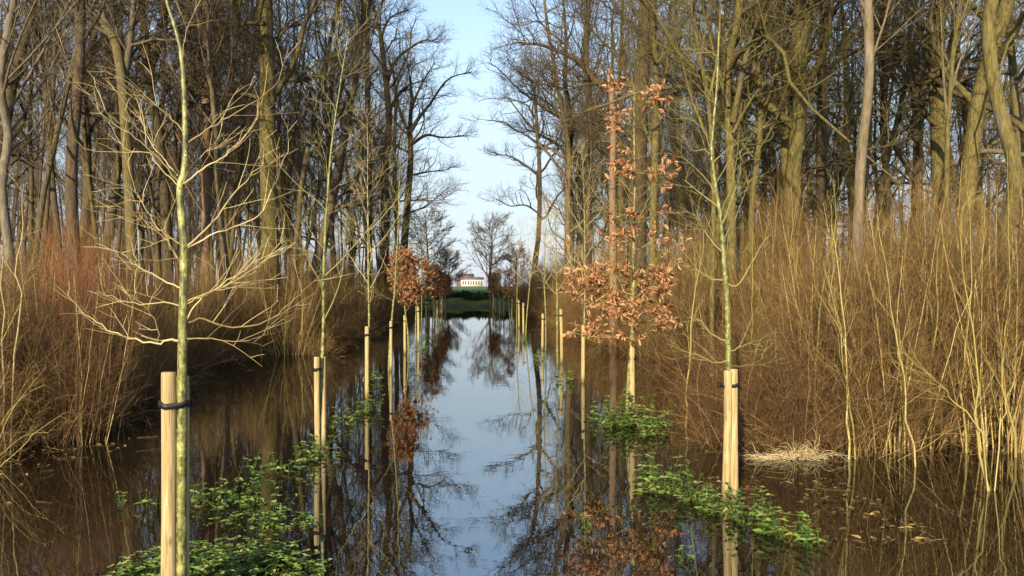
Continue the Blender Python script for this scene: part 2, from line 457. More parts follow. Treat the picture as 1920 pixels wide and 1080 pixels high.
hero('bare_tree', 'straight reddish-brown trunk just right of the nearest sapling', 24, [(384, 600), (387, 300), (388, 0), (390, -400)], 18, 13, (.05, .25, .55), fine='slender', seed=5, t0=.4)
hero('mossy_oak', 'thick mossy trunk with burrs, largest in the left wood', 22, [(510, 560), (506, 300), (500, 150), (493, 0), (490, -400)], 33, 24, (.50, .08, 0), limbs=[([(496, 45), (460, 42), (430, 60), (405, 85)], 9, 4), ([(505, 172), (540, 150), (575, 148), (605, 140), (650, 145)], 11, 5), ([(505, 190), (450, 175), (420, 190), (380, 180)], 10, 5)], seed=6)
hero('bare_tree', 'tall dark trunk third from the left wood corner beside the sky gap', 44, [(690, 560), (692, 300), (688, 100), (690, 0), (685, -150)], 13, 8, DK, H=20, fine='slender', seed=7, t0=.35)
hero('bare_tree', 'dark tree second from the left wood corner, limbs arching into the sky', 48, [(712, 560), (722, 450), (722, 300), (729, 230), (724, 150), (714, 70)], 21, 9, DK, H=19, limbs=[([(724, 160), (742, 120), (768, 95), (798, 82), (822, 88)], 8, 3), ([(728, 215), (745, 175), (770, 160), (792, 150)], 7, 3), ([(722, 300), (700, 260), (692, 200), (700, 140)], 8, 3), ([(714, 70), (730, 30), (760, 20)], 6, 2)], seed=8, t0=.5)
hero('bare_tree', 'corner tree of the left wood reaching right over the sky gap', 56, [(754, 560), (757, 470), (764, 380), (770, 300), (768, 250)], 17, 10, (.15, .05, 0), H=18, limbs=[([(768, 250), (786, 222), (805, 200), (840, 150), (885, 135)], 9, 3, 14), ([(770, 272), (800, 255), (830, 258), (880, 255)], 7, 3, 12), ([(768, 250), (772, 200), (792, 150), (815, 110)], 8, 3, 12), ([(766, 330), (800, 322), (845, 318)], 5, 2, 10), ([(768, 250), (752, 215), (745, 170), (760, 130)], 7, 3, 10), ([(764, 400), (800, 385), (840, 350)], 4, 2, 9)], seed=9, t0=.55, nb=8)
hero('bare_tree', 'slender dark trunk close beside the left wood corner tree', 54, [(742, 560), (744, 440), (740, 300), (742, 180), (735, 120)], 10, 5, DK, H=15, fine='slender', seed=10, t0=.4)

hero('bare_tree', 'leaning corner tree of the right wood, last beside the sky gap', 60, [(1000, 560), (1003, 500), (1010, 430), (1012, 330), (1008, 250), (1004, 190)], 11, 6, (.2, .1, 0), H=17.5, limbs=[([(1011, 330), (985, 308), (955, 292), (925, 288)], 6, 2, 13), ([(1008, 250), (985, 225), (960, 190), (945, 175)], 5, 2, 12), ([(1010, 400), (985, 385), (955, 388), (930, 375)], 4, 2, 10), ([(1005, 210), (1000, 170), (985, 140)], 5, 2, 10)], seed=11, t0=.35, nb=14)
hero('bare_tree', 'dark oak second from the right wood corner', 43, [(1066, 560), (1070, 420), (1066, 300), (1070, 240), (1058, 160)], 19, 9, DK, H=18, limbs=[([(1068, 300), (1045, 270), (1010, 250), (980, 240)], 8, 3), ([(1069, 250), (1050, 215), (1020, 190), (990, 175)], 7, 3)], seed=12, t0=.45)
hero('bare_tree', 'dark slim trunk between the second corner oak and the broken snag', 35, [(1104, 560), (1102, 400), (1106, 250), (1100, 100), (1104, 0)], 15, 9, DK, H=17, fine='slender', seed=13)
hero('dead_snag', 'sunlit reddish dead trunk broken off behind the brown-leaved oak sapling', 23, [(1150, 560), (1147, 350), (1150, 240), (1144, 158)], 17, 10, (.0, .45, .6), broken=True, seed=14)
hero('dark_oak', 'massive dark oak with one black limb stretched left over the sky gap', 25, [(1196, 560), (1192, 450), (1195, 350), (1200, 260), (1200, 170), (1208, 90), (1212, 0), (1210, -250)], 40, 22, (.10, .0, .1), limbs=[([(1200, 165), (1165, 158), (1130, 155), (1114, 150), (1096, 122), (1075, 105), (1040, 92), (1010, 84), (978, 84)], 18, 9, 16), ([(1128, 156), (1098, 160), (1062, 172), (1032, 173)], 7, 3, 9), ([(1198, 190), (1176, 150), (1158, 112), (1120, 70), (1078, 22)], 10, 4, 14), ([(1208, 70), (1180, 50), (1120, -20), (1060, -60)], 10, 4, 16), ([(1196, 260), (1170, 240), (1130, 235), (1090, 255)], 7, 3, 12), ([(1202, 200), (1240, 190), (1290, 165)], 8, 4, 12)], seed=15, t0=.6)
hero('mossy_tree', 'slim straight mossy trunk close right of the massive dark oak', 20, [(1224, 560), (1226, 430), (1230, 300), (1233, 150), (1226, 0), (1230, -400)], 15, 11, (.62, .4, 0), fine='slender', limbs=[([(1230, 120), (1250, 95), (1232, 85), (1180, 52)], 5, 3)], seed=16)
hero('mossy_tree', 'green forked tree just left above the double-staked sapling', 15, [(1335, 560), (1330, 400), (1327, 220), (1312, 80), (1298, 0), (1290, -150)], 10, 6, (.7, .4, 0), H=12, fine='young', limbs=[([(1328, 190), (1345, 110), (1350, 20), (1352, -120)], 7, 4), ([(1328, 260), (1300, 190), (1280, 120), (1262, 60)], 5, 3)], seed=17)
hero('mossy_oak', 'mossy tree dividing into three sunlit limbs, right of the double-staked sapling', 17, [(1372, 560), (1374, 300), (1366, 180), (1372, 90), (1386, 0), (1392, -200)], 21, 13, (.62, .25, 0), limbs=[([(1374, 230), (1392, 120), (1410, 60), (1442, 0), (1470, -60)], 12, 7), ([(1374, 250), (1400, 200), (1440, 150), (1500, 120)], 7, 4), ([(1366, 200), (1340, 120), (1325, 40), (1310, -60)], 9, 5)], seed=18)
hero('mossy_oak', 'broad olive-green trunk, thicker of the pair in the middle of the right wood', 18, [(1478, 560), (1486, 350), (1495, 200), (1500, 60), (1508, -200)], 33, 22, (.60, .22, 0), limbs=[([(1494, 220), (1450, 240), (1390, 230), (1350, 250)], 9, 5)], seed=19)
hero('mossy_tree', 'slimmer mossy trunk close left of the broad olive-green one', 19, [(1466, 560), (1470, 350), (1468, 150), (1460, 0), (1455, -200)], 17, 12, (.62, .25, 0), fine='slender', seed=20)
hero('mossy_tree', 'thin mossy trunk standing between the three-limbed tree and the olive-green pair', 18, [(1412, 560), (1414, 400), (1418, 240), (1416, 60), (1420, -100)], 13, 8, (.6, .35, 0), fine='slender', seed=21)
hero('dark_oak', 'dark trunk with a limb curving right, left of the pale barkless trunk', 20, [(1535, 560), (1536, 380), (1546, 250), (1541, 100), (1546, 0), (1550, -200)], 23, 15, (.2, .0, 0), limbs=[([(1528, 140), (1555, 108), (1585, 85), (1612, 70), (1650, 45)], 10, 5), ([(1540, 180), (1500, 150), (1470, 90), (1450, 30)], 8, 4)], seed=22)
hero('dead_tree', 'pale standing trunk with bark peeled off in reddish patches', 12, [(1604, 600), (1612, 430), (1617, 300), (1622, 150), (1620, 0), (1616, -250)], 23, 14, (.3, .55, .12), fine='slender', t0=.55, limbs=[([(1622, 150), (1640, 80), (1652, 20), (1655, -80)], 6, 4)], seed=23)
hero('bare_tree', 'dark narrow trunk right behind the pale barkless trunk', 22, [(1668, 560), (1666, 400), (1668, 250), (1660, 80), (1664, 0), (1660, -200)], 14, 10, DK, fine='slender', limbs=[([(1668, 260), (1700, 200), (1740, 190), (1790, 150)], 7, 4)], seed=24)
hero('mossy_tree', 'slender pale-green tree forking into thin stems in front of a wide mossy trunk', 11, [(1776, 600), (1775, 300), (1778, 180), (1790, 80), (1800, 0), (1815, -150)], 12, 6, (.5, .65, 0), H=9.5, fine='young', limbs=[([(1776, 230), (1762, 130), (1755, 60), (1742, -40)], 6, 3, 8), ([(1777, 200), (1800, 120), (1830, 50), (1850, -30)], 5, 3, 8)], t0=.45, seed=25)
hero('mossy_oak', 'wide mossy trunk in shade behind the slender pale-green forked tree', 20, [(1770, 560), (1768, 400), (1765, 250), (1758, 100), (1762, 0), (1750, -200)], 36, 24, (.5, .1, 0), limbs=[([(1765, 240), (1720, 210), (1690, 160), (1670, 120)], 10, 5), ([(1762, 160), (1800, 120), (1840, 110), (1880, 60)], 10, 5)], seed=26)
hero('smooth_tree', 'smooth grey-olive trunk bent like an S near the right edge', 10.5, [(1896, 620), (1893, 450), (1894, 340), (1884, 235), (1872, 175), (1869, 80), (1873, 0), (1882, -200), (1876, -500)], 29, 20, (.45, .5, 0), fine='slender', t0=.6, seed=27, sides=16)

# --- the rest of the wood: copies of a few trees, each with its own trunk and crown
def put_tree(kind, k, x, y, rng, side, scale=1.0):
    trm, crm = VAR[kind][k]
    names = {'slender': 'bare_tree', 'oak': 'bare_oak', 'young': 'young_tree'}
    labels = {'slender': 'tall slender leafless tree inside the %s wood', 'oak': 'spreading leafless oak inside the %s wood', 'young': 'thin young leafless tree inside the %s wood'}
    r = thing(names[kind], labels[kind] % side, 'tree', (x, y, float(ground_z(x, y))), rng.uniform(0, 6.28), {'slender': 'slender', 'oak': 'oak', 'young': 'young'}[kind] + ' trees inside the %s wood' % side)
    s = scale * rng.uniform(.88, 1.15); r.scale = (s, s, s)
    if side == 'right': c = (rng.uniform(.30, .66), rng.uniform(0, .35), rng.uniform(0, .3) ** 2)
    else: c = (rng.uniform(.1, .44), rng.uniform(0, .22), rng.uniform(0, .4) ** 2)
    obj('trunk', trm, r, c); obj('crown', crm, r, (c[0] * .75, c[1], c[2]))
    placed.append((x, y))
rng = np.random.default_rng(77)
for side, sg in (('left', -1), ('right', 1)):
    count = 0
    for tries in range(6000):
        y = rng.uniform(20 if sg < 0 else 17, 105) if rng.random() < .7 else rng.uniform(19, 50)
        x0 = 5.2 if y > 14 else 7
        x = sg * (x0 + (rng.random() ** 1.3) * 34)
        if abs(x) > (.60 if sg < 0 else .72) * y + 1.0: continue
        md = 1.7 + .022 * y + max(0, abs(x) - 12) * .05
        if any((x - a) ** 2 + (y - b) ** 2 < md * md for a, b in placed): continue
        if abs(x) / y < (.085 if sg < 0 else .125): continue
        u = rng.random()
        kind = 'slender' if u < (.62 if sg < 0 else .42) else ('oak' if u < .84 else 'young')
        put_tree(kind, rng.integers(0, len(VAR[kind])), x, y, rng, side)
        count += 1
        if count >= (125 if sg < 0 else 112): break

# --- far-off wood behind everything, one uncountable mass
def wood_mass(name, x0, x1, y0, y1, n, seed, hmin, hmax, gap=None):
    rng = np.random.default_rng(seed); tb = []
    for k in range(n):
        x = rng.uniform(x0, x1); y = rng.uniform(y0, y1)
        if gap and gap[0] < x / y < gap[1]: continue
        H = rng.uniform(hmin, hmax); z = float(ground_z(x, y)) - .3
        p = wander((x, y, z), (rng.normal(0, .04), rng.normal(0, .04), 1), H, 7, .04, .03, rng)
        ra = np.linspace(H * .011, H * .002, 8); tb.append((p, ra, 5, rng.uniform()))
        children(tb, p, ra, 0, [dict(n=20, L=H * .24, ang=.6, wig=.10, up=.08, seg=4, rmax=H * .003, rmin=.02, rr=.5, t0=.15),
                                 dict(n=6, L=H * .10, ang=.6, wig=.15, up=.03, seg=2, rmax=.02, rmin=.012)], rng)
    o = obj(name, tubes_mesh(name, tb, M['bark']), None, (.25, .1, .25))
    return o
meta(wood_mass('distant_wood', -62, -26, 50, 118, 75, 5, 14, 19), 'mass of leafless trees far back in the left wood', 'wood', kind='stuff')
meta(wood_mass('distant_wood', 30, 76, 50, 118, 70, 6, 14, 19), 'mass of leafless trees far back in the right wood', 'wood', kind='stuff')
meta(wood_mass('distant_tree_line', -90, 110, 330, 350, 130, 8, 4, 8, None), 'low bluish line of trees on the horizon beyond the green field', 'trees', kind='stuff')

# ------------------------------------------------------------------ thicket
def shrub_mesh(name, kind, seed):
    rng = np.random.default_rng(seed); tb = []
    if kind == 'upright':
        for k in range(34):
            a = rng.uniform(0, 6.28); rb = rng.uniform(0, .38); tilt = abs(rng.normal(0, .22))
            L = rng.uniform(1.2, 2.45)
            p = wander((rb * math.cos(a), rb * math.sin(a), -.35), (math.cos(a) * tilt, math.sin(a) * tilt, 1), L + .3, 9, .075, .015, rng)
            r0 = rng.uniform(.0045, .008) if rng.random() < .72 else rng.uniform(.008, .011); ra = np.linspace(r0, .002, 10)
            tt = rng.uniform(.2, .8) if r0 < .0085 else rng.uniform(.75, 1); tb.append((p, ra, 4, tt))
            children(tb, p, ra, 0, [dict(n=15, L=.6, ang=.72, wig=.16, up=.05, seg=4, tint=(0, .7), rmax=.0042, rmin=.0022, rr=.6, t0=.22),
                                     dict(n=4, L=.25, ang=.6, wig=.12, up=.02, seg=2, tint=(0, .6), rmax=.0025, rmin=.0016, t0=.2)], rng)
    elif kind == 'tangle':
        for k in range(75):
            a = rng.uniform(0, 6.28); rb = rng.uniform(0, .55); tilt = abs(rng.normal(.35, .45))
            L = rng.uniform(.7, 1.9)
            p = wander((rb * math.cos(a), rb * math.sin(a), -.2), (math.cos(a) * tilt, math.sin(a) * tilt, 1), L + .2, 8, .12, 0, rng, .16)
            ra = np.linspace(rng.uniform(.0035, .0065), .0018, 9)
            tb.append((p, ra, 3, rng.uniform(0, .9)))
            children(tb, p, ra, 0, [dict(n=12, L=.42, ang=.75, wig=.18, up=0, seg=3, tint=(0, .75), rmax=.0032, rmin=.002, rr=.6, t0=.1, nodown=0, droop=.1),
                                     dict(n=4, L=.2, ang=.7, wig=.18, up=0, seg=2, tint=(0, .6), rmax=.002, rmin=.0016, t0=.1, nodown=0)], rng)
    elif kind == 'tall':
        for k in range(16):
            a = rng.uniform(0, 6.28); rb = rng.uniform(0, .3); tilt = abs(rng.normal(0, .12))
            L = rng.uniform(1.9, 3.3)
            p = wander((rb * math.cos(a), rb * math.sin(a), -.35), (math.cos(a) * tilt, math.sin(a) * tilt, 1), L + .3, 11, .035, .02, rng)
            ra = np.linspace(rng.uniform(.008, .014), .0022, 12)
            tb.append((p, ra, 5, rng.uniform(.45, 1)))
            children(tb, p, ra, 0, [dict(n=20, L=.8, ang=.5, wig=.09, up=.07, seg=4, tint=(0, .7), rmax=.005, rmin=.0025, rr=.6, t0=.25),
                                     dict(n=6, L=.35, ang=.5, wig=.12, up=.03, seg=2, tint=(0, .6), rmax=.0025, rmin=.0017, t0=.2)], rng)
    elif kind == 'red':
        for k in range(70):
            a = rng.uniform(0, 6.28); rb = rng.uniform(0, .30); tilt = abs(rng.normal(0, .07))
            L = rng.uniform(1.9, 3.1)
            p = wander((rb * math.cos(a), rb * math.sin(a), -.35), (math.cos(a) * tilt, math.sin(a) * tilt, 1), L + .3, 9, .03, .02, rng)
            ra = np.linspace(rng.uniform(.004, .007), .0018, 10)
            tb.append((p, ra, 4, rng.uniform(0, 1)))
            children(tb, p, ra, 0, [dict(n=10, L=.5, ang=.32, wig=.06, up=.05, seg=3, tint=(0, .75), rmax=.003, rmin=.002, rr=.6, t0=.4)], rng)
    return tubes_mesh(name, tb, M['brush_red' if kind == 'red' else ('brush_dark' if seed % 2 and kind in ('upright', 'tangle') else 'brush')])
SH = {k: [shrub_mesh(k + '_shrub', k, 40 + 3 * i + len(k)) for i in range(n)] for k, n in (('upright', 4), ('tangle', 4), ('tall', 3), ('red', 2))}
def put_shrub(kind, x, y, rng, label, group, s=1.0, name=None):
    o = obj(name or {'upright': 'bare_shrub', 'tangle': 'tangled_shrub', 'tall': 'tall_shrub', 'red': 'red_stemmed_shrub'}[kind], SH[kind][rng.integers(0, len(SH[kind]))])
    o.location = (x, y, 0); o.rotation_euler = (0, 0, rng.uniform(0, 6.28)); s *= rng.uniform(.85, 1.15); o.scale = (s, s, s * rng.uniform(.9, 1.1))
    meta(o, label, 'shrub', group)
    return o
rng = np.random.default_rng(9)
lab = {'upright': 'leafless brown shrub with upright stems in the flooded %s thicket', 'tangle': 'low tangled twiggy shrub at the foot of the %s thicket', 'tall': 'tall leafless tan shrub rising above the %s thicket'}
def edge_x(side, y):
    if side == 'left':
        return -(float(np.interp(y, [0, 6, 8, 10, 13, 16, 18.6, 19.8, 24, 70], [7, 5.6, 4.5, 4.7, 5.2, 5.7, 5.8, 4.0, 3.9, 3.9])) + .2 * math.sin(y * 1.9) + .12 * math.sin(y * 3.3 + 1))
    return float(np.interp(y, [0, 7.4, 8, 9.4, 10.4, 13, 17, 24, 70], [9, 5.5, 3.3, 3.6, 5.0, 5.3, 5.0, 4.6, 4.5])) + .2 * math.sin(y * 1.8 + 2) + .12 * math.sin(y * 3.1)
for side, sg in (('left', -1), ('right', 1)):
    y = 8.1 if sg > 0 else 8.2
    while y < 70:
        step = .62 + .022 * (y - 8)
        ex = abs(edge_x(side, y))
        rows = [('tangle', .1), ('upright', .55), ('tall' if rng.random() < .4 else 'upright', 1.35), ('tall', 2.3), ('upright', 3.2)]
        if y > 30: rows = [('tangle', .2), ('upright', .7), ('tall', 1.9)]
        if y > 48: rows = [('upright', .4), ('tall', 1.5)]
        for kind, dx in rows:
            x = ex + dx + rng.normal(0, .18); yy = y + rng.normal(0, .22)
            if x > (.60 if sg < 0 else .71) * yy + .8: continue
            s = .95 if sg > 0 else .80
            if kind == 'tangle': s *= .75
            if yy < 13 and kind == 'tall': s *= .78
            if yy < 10.5 and x < 4.3 and sg > 0: kind = 'tangle' if x < 3.7 else 'upright'; s = .66
            put_shrub(kind, sg * x, yy, rng, lab[kind] % side, kind + ' shrubs of the %s thicket' % side, s * (1 + .004 * y))
        y += step
# the near front of each thicket runs across the view
for k in range(26):
    px = rng.uniform(1500, 1960); d = rng.uniform(8.0, 10.5)
    p = gpx(px, d); kind = ['tangle', 'upright', 'tall'][rng.integers(0, 3)]
    put_shrub(kind, p[0], p[1], rng, lab[kind] % 'right', kind + ' shrubs of the right thicket', .9 if kind != 'tall' else .72)
for k in range(16):
    px = rng.uniform(-60, 200); d = rng.uniform(8.3, 11)
    p = gpx(px, d); kind = ['tangle', 'upright'][rng.integers(0, 2)]
    put_shrub(kind, p[0], p[1], rng, lab[kind] % 'left', kind + ' shrubs of the left thicket', .72)
for px, d, l in ((138, 10.2, 'dense red-stemmed shrub glowing in the sun below the straight dark trunk'),
                 (172, 10.9, 'red-stemmed shrub on the right flank of the densest red one')):
    p = gpx(px, d); put_shrub('red', p[0], p[1], rng, l, 'red-stemmed shrubs in the left thicket', .95)

# tall yellow-green shoots standing out of the thicket
def shoots(name, label, stems, seed, mt='shoot', tw=10):
    rng = np.random.default_rng(seed)
    f = gpx(stems[0][1][0][0], stems[0][0])
    root = thing(name, label, 'shrub', f)
    for d, pl, w0, w1 in stems:
        q = resample([W(px, d, py) - f for px, py in pl], 12)
        q[:, 1] += np.linspace(0, rng.normal(0, .15), 12)
        q[0, 2] = min(q[0, 2], -.2)
        ra = np.linspace(w0 * .68, w1 * .25, 12) / FPX * d / 2; q[1:, :2] += (rng.normal(0, .02, (11, 2))).cumsum(0)
        tg = []; sten = (q, ra, 7, rng.uniform(.3, 1))
        children(tg, q, ra, 0, [dict(n=tw, L=.5, ang=.55, wig=.08, up=.08, seg=4, rmax=.004, rmin=.002, rr=.6, t0=.25),
                                 dict(n=4, L=.22, ang=.5, wig=.1, up=.03, seg=2, rmax=.002, rmin=.0015)], rng)
        obj('stem', tubes_mesh('stem', [sten] + tg, M[mt]), root)
shoots('willow_shoots', 'pair of thin yellow-green stems rising from the water beside the straw tussock', [(7.7, [(1590, 868), (1592, 760), (1585, 640), (1570, 520), (1560, 420)], 7, 3), (7.7, [(1606, 866), (1604, 740), (1608, 600), (1612, 470)], 6, 3)], 1)
shoots('willow_shoots', 'single yellow-green stem leaning left, right of the pair of thin stems', [(7.4, [(1718, 880), (1712, 780), (1702, 690), (1690, 600), (1684, 500), (1672, 400)], 6, 3)], 2)
shoots('willow_shoots', 'bright yellow-green forked stem closest to the right edge of the water', [(6.5, [(1867, 925), (1858, 850), (1850, 760), (1848, 640), (1842, 520), (1845, 380)], 9, 3), (6.5, [(1856, 830), (1800, 760), (1760, 720), (1715, 685)], 4, 2), (6.5, [(1860, 860), (1885, 780), (1905, 720), (1935, 640)], 4, 2)], 3)
shoots('willow_shoots', 'straight tan stem between the double-staked sapling and the straw tussock', [(8.8, [(1522, 820), (1524, 700), (1528, 560), (1532, 440), (1530, 340)], 6, 3)], 4)
shoots('willow_shoots', 'pale bare stem rising at the left edge of the photo', [(8.0, [(14, 850), (12, 700), (12, 560), (10, 430), (8, 300)], 7, 3), (8.0, [(18, 700), (42, 560), (52, 440), (60, 345)], 5, 3)], 5, 'twig_pale', 5)
shoots('willow_shoots', 'yellow-green stem behind the near right sapling, towards the thicket', [(9.5, [(1283, 790), (1280, 700), (1290, 560), (1300, 430)], 6, 3)], 6)
for k, (px, d, top, w) in enumerate([(1745, 8.2, 430, 7), (1655, 9, 390, 6), (1812, 8.0, 360, 7), (1905, 7.8, 280, 8), (1420, 10, 420, 6), (1565, 10.5, 380, 7)]):
    words = ['between the leaning stem and the forked stem', 'below the pale barkless trunk', 'in front of the wide mossy trunk', 'beside the bent smooth trunk', 'right of the double-staked sapling', 'behind the pair of thin stems']
    shoots('willow_shoots', 'upright yellowish stem in the right thicket ' + words[k], [(d, [(px, 860), (px - 4, 700), (px + 6, 560), (px + 3, top)], w, 3)], 20 + k)

# ------------------------------------------------------------------ saplings in two rows
def leaf_mesh(name, P, D, Nn, L, Wd, mt, rng, lobed=True, tint=(0, 1)):
    """P positions, D directions, Nn normals; folded leaves of length L"""
    n = len(P); D = nrm(D); S = nrm(np.cross(D, Nn)); Nn = np.cross(S, D)
    if lobed:
        prof = [(0, 0), (.12, .10), (.25, .34), (.34, .20), (.50, .46), (.60, .26), (.76, .40), (.9, .22), (1, 0)]
    else:
        prof = [(0, 0), (.16, .36), (.42, .46), (.72, .26), (1, 0)]
    k = len(prof)
    curl = rng.uniform(-.25, .35, n)
    L = np.broadcast_to(L, n); V = []
    for (a, b_) in prof:      # spine then left then right
        z = curl * a * a
        V.append(P + D * (L * a)[:, None] - Nn * (L * z)[:, None])
    for sgn in (1, -1):
        for (a, b_) in prof[1:-1]:
            z = curl * a * a - b_ * .35
            V.append(P + D * (L * (a - .04))[:, None] + S * (sgn * b_ * Wd / .46 * .5 * L)[:, None] - Nn * (L * z)[:, None])
    V = np.stack(V, 1)       # n, k + 2(k-2), 3
    m = V.shape[1]; F3, F4 = [], []
    for sgn in range(2):
        o = k + sgn * (k - 2)
        F3.append((0, 1, o)); F3.append((k - 2, k - 1, o + k - 3))
        for q in range(1, k - 2): F4.append((q, q + 1, o + q, o + q - 1))
    base = (np.arange(n) * m)[:, None, None]
    F3 = (np.array(F3)[None] + base).reshape(-1, 3); F4 = (np.array(F4)[None] + base).reshape(-1, 4)
    tt = np.repeat(rng.uniform(tint[0], tint[1], n), m)
    return mesh_np(name, V.reshape(-1, 3), F4=F4, F3=F3, tint=tt, smooth=False, mats=[mt])

def twig_leaves(tubes, rng, per, L, spread=.05):
    P, D = [], []
    for p, r, s, t in tubes:
        n = rng.poisson(per)
        for k in range(n):
            x = rng.uniform(.4, 1) * (len(p) - 1); i = min(int(x), len(p) - 2); f = x - i
            P.append(p[i] * (1 - f) + p[i + 1] * f); D.append(nrm(p[i + 1] - p[i]) * .6 + rng.normal(0, .6, 3) + np.array([0, 0, -.35]))
    P = np.array(P); D = np.array(D)
    return P, D, rng.normal(0, 1, P.shape) + np.array([0, 0, .8])

SAPSP = [dict(n=22, L=.85, ang=.85, wig=.10, up=.06, seg=6, rmax=.0085, rmin=.003, rr=.45, sides=5, short=.6),
         dict(n=6, L=.34, ang=.65, wig=.14, up=.03, seg=4, rmax=.0035, rmin=.002, t0=.15),
         dict(n=3, L=.16, ang=.6, wig=.12, up=.02, seg=2, rmax=.002, rmin=.0016, t0=.2)]
def sapling(label, pos, H, w, seed, leaves=None, limbs=None, trunk=None, d=None, mt='twig_pale', nb=22, t0=.36, Lb=.85, name='sapling', tiers=()):
    rng = np.random.default_rng(seed)
    root = thing(name, label, 'young tree', pos)
    p = np.array(pos, float)
    if trunk: body = resample([W(px, d, py) - p for px, py in trunk], 26)
    else: body = wander((0, 0, 0), (rng.normal(0, .02), rng.normal(0, .02), 1), H, 20, .022, .03, rng)
    n = len(body); t = np.linspace(0, 1, n)
    rad = w / 2 * (1 - t) ** .75 + .0025
    if trunk: rad = w / 2 * (1 - .80 * t ** 1.2)
    rad *= 1 + rng.normal(0, .02, n)
    obj('trunk', tubes_mesh('sapling_trunk', [(body, rad, 14, .5)], M['sap']), root)
    cr = []
    for L in (limbs or ()):
        P = [W(px, d, py) - p for px, py in L[0]]
        dep = L[3] if len(L) > 3 else rng.uniform(-.35, .35)
        for k in range(1, len(P)): P[k] = P[k] + FW * dep * (k / (len(P) - 1))
        nn = len(P) * 3 + 2; q = resample(P, nn); q[1:-1] += rng.normal(0, .003, (nn - 2, 3)); ra = np.linspace(L[1] * .58, L[2] * .40, nn) / FPX * d / 2
        cr.append((q, ra, 6, rng.uniform(0, 1)))
        children(cr, q, ra, 1, [SAPSP[0], dict(SAPSP[1], wig=.11), dict(SAPSP[2], n=2)], rng, n=6, t0=.2)
    if nb: children(cr, body, rad, 0, SAPSP, rng, n=nb, t0=t0, Lbase=Lb)
    for (ta, tb_, nn, LL) in tiers: children(cr, body, rad, 0, [dict(SAPSP[0], ang=1.15, up=.025, short=.35)] + SAPSP[1:], rng, n=nn, t0=ta, Lbase=LL, t1=tb_)
    obj('crown', tubes_mesh('sapling_crown', cr, M[mt]), root)
    if leaves:
        per, LL, key, zr = leaves
        sub = [c for c in cr if zr[0] < c[0][-1][2] < zr[1] and rng.random() < (1 if c[0][-1][2] < zr[2] else zr[3])]
        def keep(q):
            x, y, z = q; return math.sin(8.5 * x + seed) + math.sin(7.5 * y + 2) + math.sin(8 * z + 1) > (-1.35 if z < zr[2] else .25)
        P, D, NN = twig_leaves([c for c in sub if keep(c[0][-1])], rng, per, LL)
        obj('foliage', leaf_mesh('foliage', P, D, NN, rng.uniform(.6, 1.15, len(P)) * LL, .62, M[key], rng), root)
    return root

def stake_mesh(name, r, H, seed):
    rng = np.random.default_rng(seed); S = 20; zs = [-.5, 0, .3, .6, .9, H - .02, H - .004, H]; rr = [1, 1, 1.01, .99, 1.0, 1.0, .97, .90]
    V = []
    bend = rng.normal(0, .008, 2)
    for z, q in zip(zs, rr):
        for k in range(S):
            a = k / S * 6.2832; rad = r * q * (1 + .02 * math.sin(3 * a + seed))
            V.append((rad * math.cos(a) + bend[0] * math.sin(z * 2), rad * math.sin(a) + bend[1] * math.sin(z * 2), z))
    F = []
    for i in range(len(zs) - 1):
        for k in range(S): F.append((i * S + k, i * S + (k + 1) % S, (i + 1) * S + (k + 1) % S, (i + 1) * S + k))
    V.append((V[-S][0] - r * .9, V[-S][1], H)); c = len(V) - 1; o = (len(zs) - 1) * S
    F3 = [(o + k, o + (k + 1) % S, c) for k in range(S)]
    me = mesh_np(name, V, F4=F, F3=F3, mats=[M['wood']]); return me
def strap_mesh(r1, off, r2, z, w=.028):
    """flat band round the stake (radius r1 at 0) and a trunk (radius r2 at off)"""
    off = np.array(off, float); L = np.linalg.norm(off); u = off / max(L, 1e-6); a0 = math.atan2(u[1], u[0])
    pts = []
    for k in range(13): a = a0 + math.pi / 2 + math.pi * k / 12; pts.append((math.cos(a) * r1, math.sin(a) * r1))
    for k in range(13): a = a0 - math.pi / 2 + math.pi * k / 12; pts.append((off[0] + math.cos(a) * r2, off[1] + math.sin(a) * r2))
    n = len(pts); c = off / 2; V = []
    for k, (x, y) in enumerate(pts):
        dx, dy = x - c[0], y - c[1]; q = math.hypot(dx, dy); dx /= q; dy /= q
        sag = -.008 * math.sin(k * .7)
        for e, zz in ((.001, -w / 2), (.005, -w / 2), (.005, w / 2), (.001, w / 2)): V.append((x + dx * e, y + dy * e, z + zz + sag))
    F = [(k * 4 + e, ((k + 1) % n) * 4 + e, ((k + 1) % n) * 4 + (e + 1) % 4, k * 4 + (e + 1) % 4) for k in range(n) for e in range(4)]
    # buckle and loose end
    o = len(V); x, y = pts[3]; s = .018
    d = nrm(np.array([x - c[0], y - c[1]])); tt = np.array([-d[1], d[0]])
    for a in (-1, 1):
        for b_ in (-1, 1):
            for e in (.004, .016): q = np.array([x, y]) + d * e + tt * a * s; V.append((q[0], q[1], z + b_ * .017))
    for f in ((0, 1, 3, 2), (4, 6, 7, 5), (0, 4, 5, 1), (2, 3, 7, 6), (0, 2, 6, 4), (1, 5, 7, 3)): F.append(tuple(o + v for v in f))
    return mesh_np('strap', V, F4=F, smooth=False, mats=[M['rubber']])
def stake(label, pos, r, H, seed, algae=.2, strap=None, tilt=(0, 0), group='round wooden stakes along the rows'):
    root = thing('wooden_stake', label, 'stake', pos, 0, group)
    root.rotation_euler = (tilt[0], tilt[1], 0)
    obj('post', stake_mesh('stake', r, H, seed), root, (algae, 0, 0))
    if strap: obj('strap', strap_mesh(r, strap[0], strap[1], strap[2]), root)
    return root

